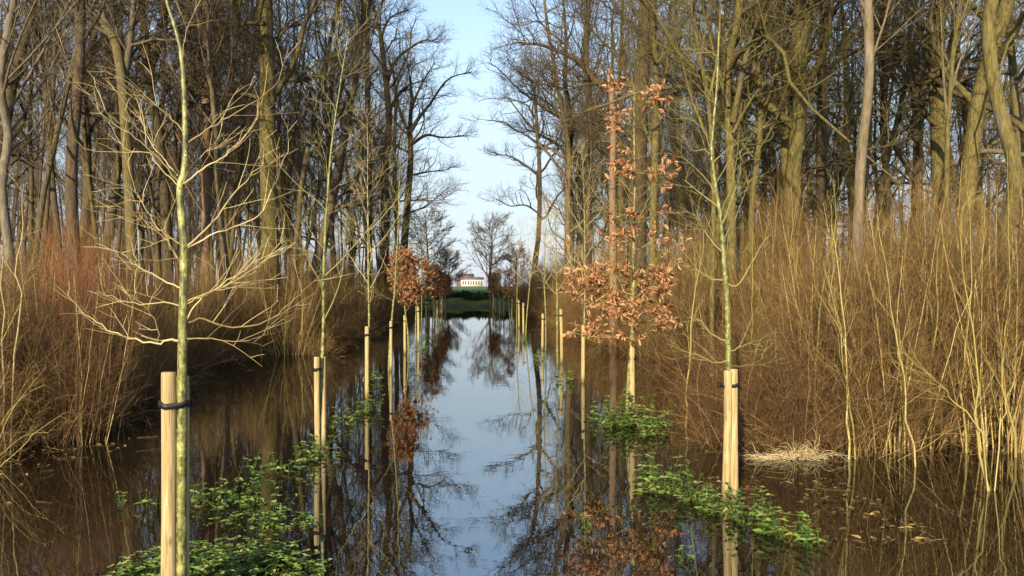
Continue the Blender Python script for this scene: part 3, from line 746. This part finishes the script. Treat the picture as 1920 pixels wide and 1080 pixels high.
# left row, first (nearest) sapling
D1 = 3.95
p1 = gpx(341, D1, .0)
z1 = lambda x, y: (x / 2, y / 2)
z4 = lambda x, y: (x / 2, 540 + y / 2)
limbs1 = [
 ([z1(672, 690), z1(640, 625), z1(580, 560), z1(530, 510), z1(500, 465), z1(440, 400), z1(400, 340)], 7, 2.5),
 ([z1(668, 660), z1(610, 600), z1(540, 525), z1(490, 440), z1(430, 385)], 5, 2),
 ([z1(672, 700), z1(610, 650), z1(550, 590), z1(520, 560), z1(430, 545), z1(370, 490), z1(340, 440)], 5, 2),
 ([z1(688, 690), z1(740, 630), z1(800, 580), z1(860, 510), z1(920, 405)], 8, 2.5),
 ([z1(698, 540), z1(750, 485), z1(820, 430), z1(880, 380), z1(950, 320), z1(1000, 250)], 7, 2),
 ([z1(692, 500), z1(650, 440), z1(600, 390), z1(560, 350)], 5, 2),
 ([z1(690, 660), z1(715, 600), z1(750, 540), z1(790, 470)], 4, 2),
 ([z1(700, 925), z1(790, 840), z1(870, 730), z1(930, 660), z1(985, 605)], 8, 2.5),
 ([z1(698, 930), z1(800, 870), z1(900, 830), z1(960, 770), z1(1020, 600), z1(1048, 480)], 6, 2),
 ([z1(690, 925), z1(640, 890), z1(600, 865), z1(530, 820), z1(478, 832)], 7, 2),
 ([z1(600, 865), z1(570, 790), z1(545, 730), z1(520, 705)], 4, 1.5),
 ([z1(690, 1085), z1(620, 1050), z1(560, 1010), z1(520, 975), z1(475, 935)], 6, 2),
 ([z1(700, 1130), z1(800, 1090), z1(900, 1040), z1(990, 980), z1(1060, 890)], 6, 2),
 ([z1(690, 1050), z1(660, 990), z1(600, 930), z1(560, 870)], 4, 2),
 ([z4(706, 130), z4(740, 118), z4(820, 150), z4(930, 145), z4(1010, 90), z4(1080, 20), z4(1150, -60)], 8, 2.5),
 ([z4(684, 200), z4(640, 195), z4(590, 205), z4(500, 185), z4(430, 155), z4(370, 110), z4(330, 80)], 9, 2.5),
 ([z4(590, 205), z4(565, 150), z4(500, 85), z4(430, 35), z4(400, 0)], 5, 2),
 ([z4(684, 68), z4(620, 55), z4(540, 60), z4(460, 40), z4(390, 12)], 6, 2),
 ([z4(700, 190), z4(760, 192), z4(830, 204), z4(905, 202), z4(945, 184)], 6, 2),
 ([z4(700, 120), z4(750, 50), z4(830, -10), z4(920, -70), z4(980, -130)], 6, 2),
 ([z4(700, 60), z4(780, 20), z4(870, -20), z4(960, -110)], 5, 2),
 ([z1(680, 230), z1(730, 130), z1(790, 60), z1(840, -30)], 3, 1.5),
]
sapling('nearest bare sapling of the left row, wide pale branches, strapped to stakes', p1, 0, .052, 301, limbs=limbs1, d=D1, nb=0,
        trunk=[(341, 1170), (340, 1000), (341, 800), (342, 640), (345, 540), (345, 465), (340, 400), (337, 350), (346, 320), (347, 260), (346, 190), (340, 100), (325, 40), (312, 0), (300, -110)])
ps = gpx(315, D1 - .02, 0)
stake('thick pale stake left of the nearest left sapling, highest in the left foreground', ps, .0355, HC - (697 - 540) / FPX * D1, 1, .12, ((p1[0] - ps[0], p1[1] - ps[1]), .029, HC - (757 - 540) / FPX * D1))
ps = gpx(343, D1 + .13, 0)
stake('stake half hidden right behind the trunk of the nearest left sapling', ps, .031, HC - (705 - 540) / FPX * (D1 + .13), 2, .25, ((0, -.09), .03, 1.06))

# left row, the others
left = [
 (597, 8.1, 4.3, .038, 596, 669, 'second sapling of the left row, thin green stem above its stake', None, 'twig_green'),
 (689, 12.0, 4.2, .036, 688, 612, 'third sapling of the left row, behind the water plants', None, 'twig_pale'),
 (729, 16.0, 4.6, .045, 733, 602, 'fourth sapling of the left row, trunk green left of its stake', None, 'twig_green'),
]
for k, (px, d, H, wd, spx, stop, l, lv, mt) in enumerate(left):
    p = gpx(px, d + .08, 0)
    sapling(l, p, H, wd, 310 + k, mt=mt, nb=24, Lb=.95, t0=.30)
    s = gpx(spx, d, 0); h = HC - (stop - 540) / FPX * d
    stake(['stake of the second left sapling, standing among green sprigs', 'green-footed stake of the third left sapling', 'slim pale stake of the fourth left sapling'][k], s, [.028, .032, .030][k], h, 10 + k, [.15, .7, .35][k], ((p[0] - s[0], p[1] - s[1]), .022, h - .13))
p = gpx(607, 8.4, 0); stake('brown stake in shade right behind the stake of the second left sapling', p, .024, .93, 19, .1)
def row(side, xr, ds, start, leafy):
    names = ['fourth', 'fifth', 'sixth', 'seventh', 'eighth', 'ninth', 'tenth', 'eleventh', 'twelfth', 'thirteenth', 'fourteenth', 'fifteenth', 'sixteenth', 'seventeenth', 'eighteenth']
    for k, y in enumerate(ds):
        rng = np.random.default_rng(int(y * 10) + (1000 if side == 'left' else 0))
        x = xr + rng.normal(0, .06); o = names[names.index(start) + k]
        lf = leafy(k)
        what = 'round crown of dark russet leaves' if lf == 2 else ('some brown leaves still on' if lf else 'leafless, pale twigs')
        sapling('%s sapling of the %s row, %s' % (o, side, what), (x, y, 0), rng.uniform(2.35, 2.6) if lf else rng.uniform(3.3, 4.4), .045, int(y * 7) + 5,
                leaves=((2.4 if lf == 2 else .9), .10, 'oakleaf_far', (1.0, 5, 2.6, .5)) if lf else None, mt='twig_pale' if not lf else 'twig_green', nb=34 if lf == 2 else 24, Lb=.62 if lf else .9, t0=.42, name='oak_sapling' if lf else 'sapling')
        h = rng.uniform(.95, 1.2); sx = rng.choice([-1, 1]) * .09
        stake('stake holding the %s sapling of the %s row' % (o, side), (x + sx, y - .05, 0), .034, h, int(y), rng.uniform(.1, .8), ((-sx, .05), .024, h - .14), (rng.normal(0, .02), rng.normal(0, .02)))
row('left', -1.45, [20.2, 24, 28.1, 32, 36.2, 40, 44, 48.2, 52, 56, 60, 64], 'fifth', lambda k: 2 if k in (0, 4, 7, 10) else (0 if k in (2,) else 1))

# right row
D2 = 6.2
p = gpx(1367, D2 + .12, 0)
z3 = lambda x, y: (1280 + x / 2, y / 2)
z7 = lambda x, y: (1280 + x / 2, 540 + y / 2)
limbs2 = [
 ([z7(165, 200), z7(130, 185), z7(95, 165), z7(60, 120), z7(10, 110)], 6, 2),
 ([z7(172, 270), z7(120, 280), z7(60, 250), z7(0, 235), z7(-60, 190)], 5, 2),
 ([z7(178, 240), z7(220, 225), z7(265, 212), z7(330, 225)], 5, 2),
 ([z7(176, 292), z7(230, 292), z7(280, 280), z7(340, 250)], 4, 1.5),
 ([z3(155, 1050), z3(110, 1048), z3(60, 1020), z3(20, 975), z3(-20, 930)], 6, 2),
 ([z3(160, 1065), z3(205, 1070), z3(250, 1000), z3(300, 910), z3(350, 860)], 5, 2),
 ([z3(150, 940), z3(110, 880), z3(60, 820), z3(10, 790)], 5, 2),
 ([z3(150, 900), z3(200, 830), z3(250, 720), z3(290, 650)], 5, 2),
 ([z3(140, 800), z3(175, 720), z3(205, 600), z3(215, 500)], 4, 2),
 ([z3(116, 590), z3(80, 560), z3(40, 560), z3(5, 500)], 4, 1.5),
 ([z3(108, 560), z3(80, 490), z3(40, 450), z3(10, 420)], 4, 1.5),
 ([z3(120, 440), z3(135, 380), z3(130, 300)], 3, 1.5),
 ([z3(130, 680), z3(180, 600), z3(230, 560), z3(300, 470), z3(375, 450)], 4, 1.5),
 ([z3(138, 760), z3(90, 690), z3(30, 640), z3(-30, 600)], 5, 2),
]
sapling('nearest bare sapling of the right row, greenish stem between two tall stakes', p, 0, .052, 402, limbs=limbs2, d=D2 + .12, nb=8, Lb=.5, t0=.4, mt='twig_green',
        trunk=[(1367, 950), (1367, 800), (1366, 690), (1364, 590), (1361, 530), (1356, 470), (1350, 400), (1342, 350), (1334, 290), (1338, 230), (1344, 160), (1348, 60)])
a, b_ = gpx(1359.5, D2, 0), gpx(1376.5, D2, 0)
stake('left one of the two touching pale stakes in the right foreground', a, .031, HC - (694 - 540) / FPX * D2, 3, .18, ((b_[0] - a[0], b_[1] - a[1]), .034, HC - (722 - 540) / FPX * D2))
stake('right one of the two touching pale stakes in the right foreground', b_, .032, HC - (692 - 540) / FPX * D2, 4, .10)
D3 = 9.85
p = gpx(1176, D3, 0)
sapling('tall oak sapling of the right row still full of orange-brown leaves', p, 4.15, .062, 411, leaves=(3.3, .080, 'oakleaf', (.75, 5, 1.95, .55)), mt='twig_green', nb=0, tiers=((.22, .45, 20, .66), (.46, .68, 16, .55), (.68, .97, 18, .42)), name='oak_sapling', d=D3, limbs=[
    ([(1177, 610), (1150, 585), (1110, 545), (1072, 500)], 4, 2, .2), ([(1177, 570), (1140, 545), (1100, 505), (1085, 470)], 4, 2, -.2),
    ([(1177, 640), (1155, 632), (1130, 632), (1112, 625)], 3, 2, .1), ([(1177, 600), (1205, 570), (1230, 520), (1250, 490)], 4, 2, 0),
    ([(1177, 560), (1160, 520), (1130, 480), (1120, 440)], 4, 2, .3), ([(1177, 590), (1130, 575), (1090, 560), (1060, 545)], 4, 2, -.1)])
s = gpx(1186, D3 - .02, 0)
stake('stake pressed against the trunk of the orange-leaved oak sapling', s, .032, HC - (643 - 540) / FPX * D3, 5, .3, ((p[0] - s[0], p[1] - s[1]), .03, HC - (672 - 540) / FPX * D3))
D4 = 14.0
p = gpx(1095, D4 + .1, 0)
sapling('third sapling of the right row, bare, behind the orange-leaved oak sapling', p, 4.0, .038, 421, mt='twig_pale', nb=26, Lb=.95, t0=.3)
s = gpx(1093, D4, 0)
stake('stake of the third right sapling, yellow-green on its left side', s, .034, 1.0, 6, .5, ((p[0] - s[0], p[1] - s[1]), .022, .86))
row('right', 2.05, [17.6, 21.4, 28.2, 33, 38, 44.5, 48, 52, 56, 60, 64.5], 'fourth', lambda k: 2 if k in (7,) else (1 if k in (4, 6, 9) else 0))

# ------------------------------------------------------------------ green plants in the water
def sprig(tb, lf, base, H, rng, L=.06, lean=.3):
    d = np.array([rng.normal(0, lean), rng.normal(0, lean), 1]); n = 5
    p = wander(base, d, H, n, .10, .05, rng); ra = np.linspace(.003, .0015, n + 1)
    tb.append((p, ra, 4, rng.uniform(0, .5)))
    nodes = max(3, int(H / .055))
    for k in range(nodes):
        t = .15 + .85 * k / (nodes - 1); x = t * n; i = min(int(x), n - 1); f = x - i
        q = p[i] * (1 - f) + p[i + 1] * f; a0 = k * 1.57 + rng.normal(0, .4)
        for s in (0, math.pi):
            a = a0 + s; sz = L * (1.15 - .65 * t) * rng.uniform(.8, 1.25)
            el = rng.uniform(-.35, .45)
            dd = np.array([math.cos(a), math.sin(a), el])
            lf.append((q, dd, np.array([rng.normal(0, .3), rng.normal(0, .3), 1.0]), sz))
def leaves_from(name, lf, mt, rng, wd=.85, tint=(0, 1)):
    P = np.array([l[0] for l in lf]); D = np.array([l[1] for l in lf]); NN = np.array([l[2] for l in lf]); L = np.array([l[3] for l in lf])
    return leaf_mesh(name, P, D, NN, L, wd, mt, rng, lobed=False, tint=tint)
def clump_parts(seed, n, R_, H, L):
    rng = np.random.default_rng(seed); tb, lf = [], []
    for k in range(n):
        a = rng.uniform(0, 6.28); r = R_ * math.sqrt(rng.random())
        sprig(tb, lf, (r * math.cos(a), r * math.sin(a), -.05), H * rng.uniform(.6, 1.2), rng, L)
    return tubes_mesh('nettle_stems', tb, M['nettle']), leaves_from('nettle_leaves', lf, M['nettle'], rng)
NV = [clump_parts(1, 9, .12, .25, .078), clump_parts(2, 13, .17, .28, .078), clump_parts(3, 5, .08, .24, .07), clump_parts(4, 3, .05, .15, .06)]
NV += [clump_parts(5, 17, .22, .36, .08)]
def nettle(px, py, v, label, s=1.0, z=0.0):
    d = FPX * HC / (py - 540)
    p = gpx(px, d, z)
    r = thing('green_plant', label, 'plant', p, (px * 7.3) % 6.28, 'green plants standing in the water')
    r.scale = (s, s, s)
    obj('stems', NV[v][0], r); obj('leaves', NV[v][1], r)
spots = [
 (1190, 800, 4, 1.15, 'bushy green plant around the foot of the orange-leaved oak sapling'),
 (1225, 812, 1, 1.0, 'green plant right of the foot of the orange-leaved oak sapling'),
 (1150, 800, 1, .9, 'shaded green plant left of the foot of the orange-leaved oak sapling'),
 (1250, 800, 2, 1.0, 'thin leafy sprig between the oak sapling and the thicket'),
 (1112, 785, 2, 1.1, 'green sprig at the water line left of the oak sapling'),
 (1225, 915, 1, 1.05, 'green plant halfway between the oak sapling and the double stakes, left half'),
 (1262, 925, 0, 1.0, 'green plant halfway between the oak sapling and the double stakes, right half'),
 (1296, 935, 0, .9, 'green plant just left of the foot of the double stakes'),
 (1335, 965, 2, .9, 'small green plant in front of the left of the double stakes'),
 (1320, 950, 1, .75, 'low green plant touching the double stakes on the left'),
 (1390, 970, 1, .85, 'green plant in front of the right of the double stakes'),
 (1425, 990, 1, .85, 'green plant low in the water right of the double stakes'),
 (1455, 1003, 0, .8, 'green plant second from the right end of the right green strip'),
 (1500, 1018, 0, .85, 'green plant at the right end of the right green strip'),
 (1538, 1022, 3, .9, 'last tiny sprig right of the right green strip'),
 (1090, 990, 3, .8, 'tiny dark sprig alone in the open water, lower middle'),
 (1275, 1052, 3, .8, 'tiny sprig near the lower edge below the double stakes'),
 (597, 858, 1, .85, 'green plant at the foot of the second left stake'),
 (628, 868, 3, .9, 'sprig right of the foot of the second left stake'),
 (556, 880, 2, 1.1, 'tall sprig left of the second left stake'),
 (534, 888, 3, 1.2, 'short sprig at the left of the tall sprig'),
 (516, 880, 3, 1.1, 'short sprig second left of the tall sprig'),
 (477, 885, 2, .9, 'lone sprig in the water midway between the left stakes'),
 (492, 893, 3, .8, 'tiny sprig beside the lone midway sprig'),
 (595, 900, 3, .9, 'tiny sprig below the second left stake'),
 (700, 715, 1, .9, 'shaded green plant right of the third left stake foot'),
 (650, 795, 1, .75, 'dark green plant between the second and third left stakes'),
 (675, 778, 0, .8, 'dark green plant left of the third left stake'),
 (696, 770, 1, .8, 'green plant around the foot of the third left stake'),
 (625, 800, 2, .9, 'dark low plant right of the brown stake'),
 (790, 655, 1, .9, 'green plant at the foot of the far left stakes'),
 (805, 640, 1, .9, 'green plant further along the far left stakes'),
 (1060, 715, 1, .9, 'dark green plant near the third right stake'),
 (1010, 675, 1, .9, 'green plant near the fourth right sapling'),
 (985, 640, 1, .8, 'green plant near the fifth right sapling'),
 (222, 948, 3, .9, 'tiny sprig alone in the dark water at the lower left'),
 (282, 950, 3, 1.1, 'tiny sprig just left of the thick left stake'),
 (375, 945, 0, .7, 'green plant just right of the nearest left sapling'),
 (410, 950, 2, .8, 'green plant third from the nearest left sapling'),
 (440, 935, 2, 1.1, 'upright green sprig at the back of the left green carpet'),
 (475, 945, 0, .85, 'upright green plant in the middle of the back of the left carpet'),
 (515, 960, 2, .9, 'small sprig right of the upright plant at the back of the carpet'),
]
for px, py, v, s, l in spots: nettle(px, py, v, l, s)
def carpet(name, label, n, cx, cy, ax, ay, H, seed, L=.05):
    rng = np.random.default_rng(seed); tb, lf = [], []
    for k in range(n):
        a = rng.uniform(0, 6.28); r = math.sqrt(rng.random()) * (1 + .12 * math.sin(3 * a + seed) + .08 * math.sin(7 * a))
        x, y = cx + ax * r * math.cos(a), cy + ay * r * math.sin(a)
        sprig(tb, lf, (x, y, max(-.04, float(ground_z(x, y)) - .02)), H * (1.1 - .6 * r * r) * rng.uniform(.55, 1.2), rng, L, .45)
    o = obj(name, leaves_from(name, lf, M['nettle'], rng)); 
    meta(o, label, 'ground cover', kind='stuff')
carpet('ground_cover', 'dense carpet of small green leaves at the foot of the nearest left sapling', 600, -1.42, 4.62, .62, .50, .195, 3, .055)
carpet('ground_cover', 'shaded strip of green leaves behind the bright left carpet', 80, -1.40, 5.75, .45, .25, .10, 4, .055)

# straw tussock
def tussock():
    rng = np.random.default_rng(12); p = gpx(1500, 7.75); root = thing('dry_grass_tussock', 'pale straw tussock bent over at the right water edge', 'grass tussock', p)
    tb = []
    cc = [(rng.normal(0, .11), rng.normal(0, .05), rng.uniform(.5, 1.1)) for _ in range(7)]
    for k in range(260):
        a = rng.uniform(0, 6.28); r = .05 * math.sqrt(rng.random()); c_ = cc[rng.integers(0, 7)]
        x = c_[0]
        q = wander((r * math.cos(a) + x, r * math.sin(a) + c_[1], -.03), (math.cos(a) * .8 + rng.normal(0, .3), math.sin(a) * .8, 1), rng.uniform(.10, .40) * c_[2], 6, .25, 0, rng, .75)
        q[:, 2] = np.maximum(q[:, 2], .006 + rng.uniform(0, .02))
        tb.append((q, np.linspace(.0032, .0015, 7), 3, rng.uniform(0, 1)))
    for k in range(60):
        x = rng.uniform(-.45, -.1); q = wander((x, rng.normal(0, .06), .01), (rng.normal(-1, .3), rng.normal(0, .4), rng.uniform(0, .5)), rng.uniform(.1, .25), 5, .2, 0, rng, .3)
        q[:, 2] = np.maximum(q[:, 2], .006)
        tb.append((q, np.linspace(.002, .001, 6), 3, rng.uniform(.3, 1)))
    obj('blades', tubes_mesh('blades', tb, M['straw']), root)
tussock()

# floating leaves and bits of reed, uncountable
rng = np.random.default_rng(31)
P, D = [], []
for k in range(900):
    s = -1 if rng.random() < .5 else 1
    y = 5 + 22 * rng.random() ** 1.5
    x = s * (abs(edge_x('left' if s < 0 else 'right', max(y, 8.2))) - abs(rng.normal(0, .45)))
    P.append((x, y, .004 + rng.uniform(0, .003))); a = rng.uniform(0, 6.28); D.append((math.cos(a), math.sin(a), 0))
P = np.array(P); NN = np.tile([0.02, 0.01, 1.0], (len(P), 1))
lf = [(P[k], np.array(D[k]), NN[k], rng.uniform(.03, .07)) for k in range(len(P))]
o = obj('floating_leaves', leaves_from('floating_leaves', lf, M['brush'], rng, .6, (0, .6))); meta(o, 'scattered dead leaves floating along the thicket edges', 'leaves', kind='stuff')

rng = np.random.default_rng(32); tb = []
for k in range(420):
    s_ = -1 if rng.random() < .5 else 1
    y = 5 + 22 * rng.random() ** 1.4
    ex = abs(edge_x('left' if s_ < 0 else 'right', max(y, 8.2)))
    x = s_ * (ex - abs(rng.normal(0, .6)))
    if rng.random() < .05: x = rng.uniform(-2.6, 3.2)
    a = rng.uniform(0, 6.28)
    q = wander((x, y, .002), (math.cos(a), math.sin(a), 0), rng.uniform(.05, .3), 5, .2, 0, rng); q[:, 2] = .003 + np.abs(q[:, 2] - .002) * .25
    tb.append((q, np.linspace(rng.uniform(.0015, .003), .001, 6), 4, rng.uniform(0, .7)))
o = obj('floating_twigs', tubes_mesh('floating_twigs', tb, M['brush'])); meta(o, 'broken twigs and reed bits drifting on the flood water', 'twigs', kind='stuff')
# ------------------------------------------------------------------ beyond the water
# bramble bank
def bush_mesh(seed, n=900, mt='ivy', L=.22):
    rng = np.random.default_rng(seed); v = nrm(rng.normal(0, 1, (n, 3))); v[:, 2] = np.abs(v[:, 2])
    r = rng.uniform(.7, 1.0, n) * (1 + .2 * np.sin(v[:, 0] * 5 + seed) + .15 * np.sin(v[:, 1] * 7))
    P = v * r[:, None] * np.array([1.3, 1.0, .7]); P[:, 2] -= .1
    return leaf_mesh('bush_leaves', P, rng.normal(0, 1, (n, 3)), v + rng.normal(0, .4, (n, 3)), rng.uniform(.6, 1.2, n) * L, .8, M[mt], rng, lobed=False)
BU = [bush_mesh(k) for k in range(3)]
rng = np.random.default_rng(50)
for k in range(22):
    x = -8 + k * .8 + rng.normal(0, .2); y = 73.5 + rng.uniform(0, 3.5)
    o = obj('bramble_bush', BU[k % 3]); o.location = (x, y, float(ground_z(x, y))); s = rng.uniform(.6, .95); o.scale = (s, s, s * .8); o.rotation_euler = (0, 0, rng.uniform(0, 6))
    meta(o, 'low dark green bush on the far bank closing the flooded path', 'bush', 'dark bushes on the far bank')
# lone round tree
def round_tree(label, px, d, H, rw, seed, name='bare_tree'):
    rng = np.random.default_rng(seed); p = gpx(px, d); p[2] = float(ground_z(p[0], p[1]))
    root = thing(name, label, 'tree', p)
    body = wander((0, 0, -.3), (.02, 0, 1), H * .93, 14, .03, .05, rng); rad = trunk_radii(15, H * .022, tip=.06)
    cr = []
    children(cr, body, rad, 0, [dict(n=38, L=H * .64, ang=1.15, wig=.07, up=.045, seg=7, rmax=H * .0085, rmin=.02, rr=.55, sides=5, short=.62),
        dict(n=10, L=H * .17, ang=.6, wig=.10, up=.04, seg=4, rmax=.04, rmin=.022, t0=.2),
        dict(n=7, L=H * .08, ang=.6, wig=.12, up=.02, seg=3, rmax=.022, rmin=.016, t0=.15)], rng, t0=.18)
    obj('trunk', tubes_mesh('trunk', [(body, rad, 8, .5)], M['bark']), root, DK)
    obj('crown', tubes_mesh('crown', cr, M['bark']), root, (.1, .1, .1))
round_tree('round-crowned bare tree standing alone at the end of the flooded path', 918, 112, 10.2, 1, 61)
round_tree('smaller bare tree right of the round-crowned one beyond the path', 968, 120, 6.5, 1, 62)
round_tree('small bare tree left of the white building beyond the path', 838, 105, 5.4, 1, 63)
round_tree('slim bare tree left of the gap before the field', 803, 90, 9.0, 1, 64)
# white farm building and greenhouse tunnel on the horizon
def plain(name, col, rough=.8):
    m, t, b = mat(name, rough); v = mapping(t, (1, 1, 1))
    n = noise(t, v, .8, 4); t.links.new(mixc(t, n, tuple(c * .85 for c in col), tuple(min(1, c * 1.1) for c in col)), b.inputs['Base Color']); return m
M['white'] = plain('white_wall', (.60, .59, .52)); M['roof'] = plain('roof_tiles', (.13, .095, .08)); M['pane'] = plain('dark_window', (.10, .11, .10), .2); M['film'] = plain('white_sheet', (.8, .8, .8), .4)
def boxes_mesh(name, bs, mt):
    V, F = [], []
    for x0, x1, y0, y1, z0, z1 in bs:
        o = len(V); V += [(x0, y0, z0), (x1, y0, z0), (x1, y1, z0), (x0, y1, z0), (x0, y0, z1), (x1, y0, z1), (x1, y1, z1), (x0, y1, z1)]
        F += [tuple(o + k for k in f) for f in ((0, 3, 2, 1), (4, 5, 6, 7), (0, 1, 5, 4), (1, 2, 6, 5), (2, 3, 7, 6), (3, 0, 4, 7))]
    return mesh_np(name, V, F4=F, smooth=False, mats=[mt])
p = gpx(886, 300); p[2] = float(ground_z(p[0], p[1])) + 0
b = thing('farm_building', 'low white building with a row of windows beyond the green field', 'building', p, .05)
obj('wall', boxes_mesh('wall', [(-4.2, 4.0, 0, 6, 0, 2.6)], M['white']), b)
rf = mesh_np('roof', [(-4.6, -.4, 2.6), (4.4, -.4, 2.6), (4.4, 6.4, 2.6), (-4.6, 6.4, 2.6), (-4.6, 3, 3.5), (4.4, 3, 3.5)], F4=[(0, 1, 5, 4), (2, 3, 4, 5), (0, 3, 2, 1)], F3=[(0, 4, 3), (1, 2, 5)], smooth=False, mats=[M['roof']])
obj('roof', rf, b)
for k in range(8): obj('window', boxes_mesh('window', [(-3.8 + k * .98, -3.25 + k * .98, -.03, .03, .7, 2.1)], M['pane']), b)
p = gpx(872, 320); p[2] = float(ground_z(p[0], p[1]))
p[2] -= 1.2
b = thing('farmhouse', 'brick-red roofed house behind the low white building', 'building', p, -.1)
obj('wall', boxes_mesh('wall', [(-3.5, 3, 0, 6, 0, 3.6)], M['roof']), b)
rf = mesh_np('roof', [(-3.8, -.3, 3.6), (3.3, -.3, 3.6), (3.3, 6.3, 3.6), (-3.8, 6.3, 3.6), (-3.8, 3, 6.3), (3.3, 3, 6.3)], F4=[(0, 1, 5, 4), (2, 3, 4, 5), (0, 3, 2, 1)], F3=[(0, 4, 3), (1, 2, 5)], smooth=False, mats=[M['roof']])
obj('roof', rf, b)
# arched sheet tunnel
V, F = [], []
for i_ in range(2):
    for k in range(13):
        a = math.pi * k / 12; V.append((-2.1 + 4.6 * (1 - math.cos(a)) / 2, i_ * 5.0, 1.1 * math.sin(a)))
F = [(k, k + 1, 13 + k + 1, 13 + k) for k in range(12)]
p = gpx(876, 285); p[2] = float(ground_z(p[0], p[1]))
o = obj('sheet_tunnel', mesh_np('tunnel', V, F4=F, mats=[M['film']])); o.location = tuple(p)
V2 = bpy.data.objects  # noqa
meta(o, 'low white arched sheet tunnel in front of the low white building', 'tunnel')
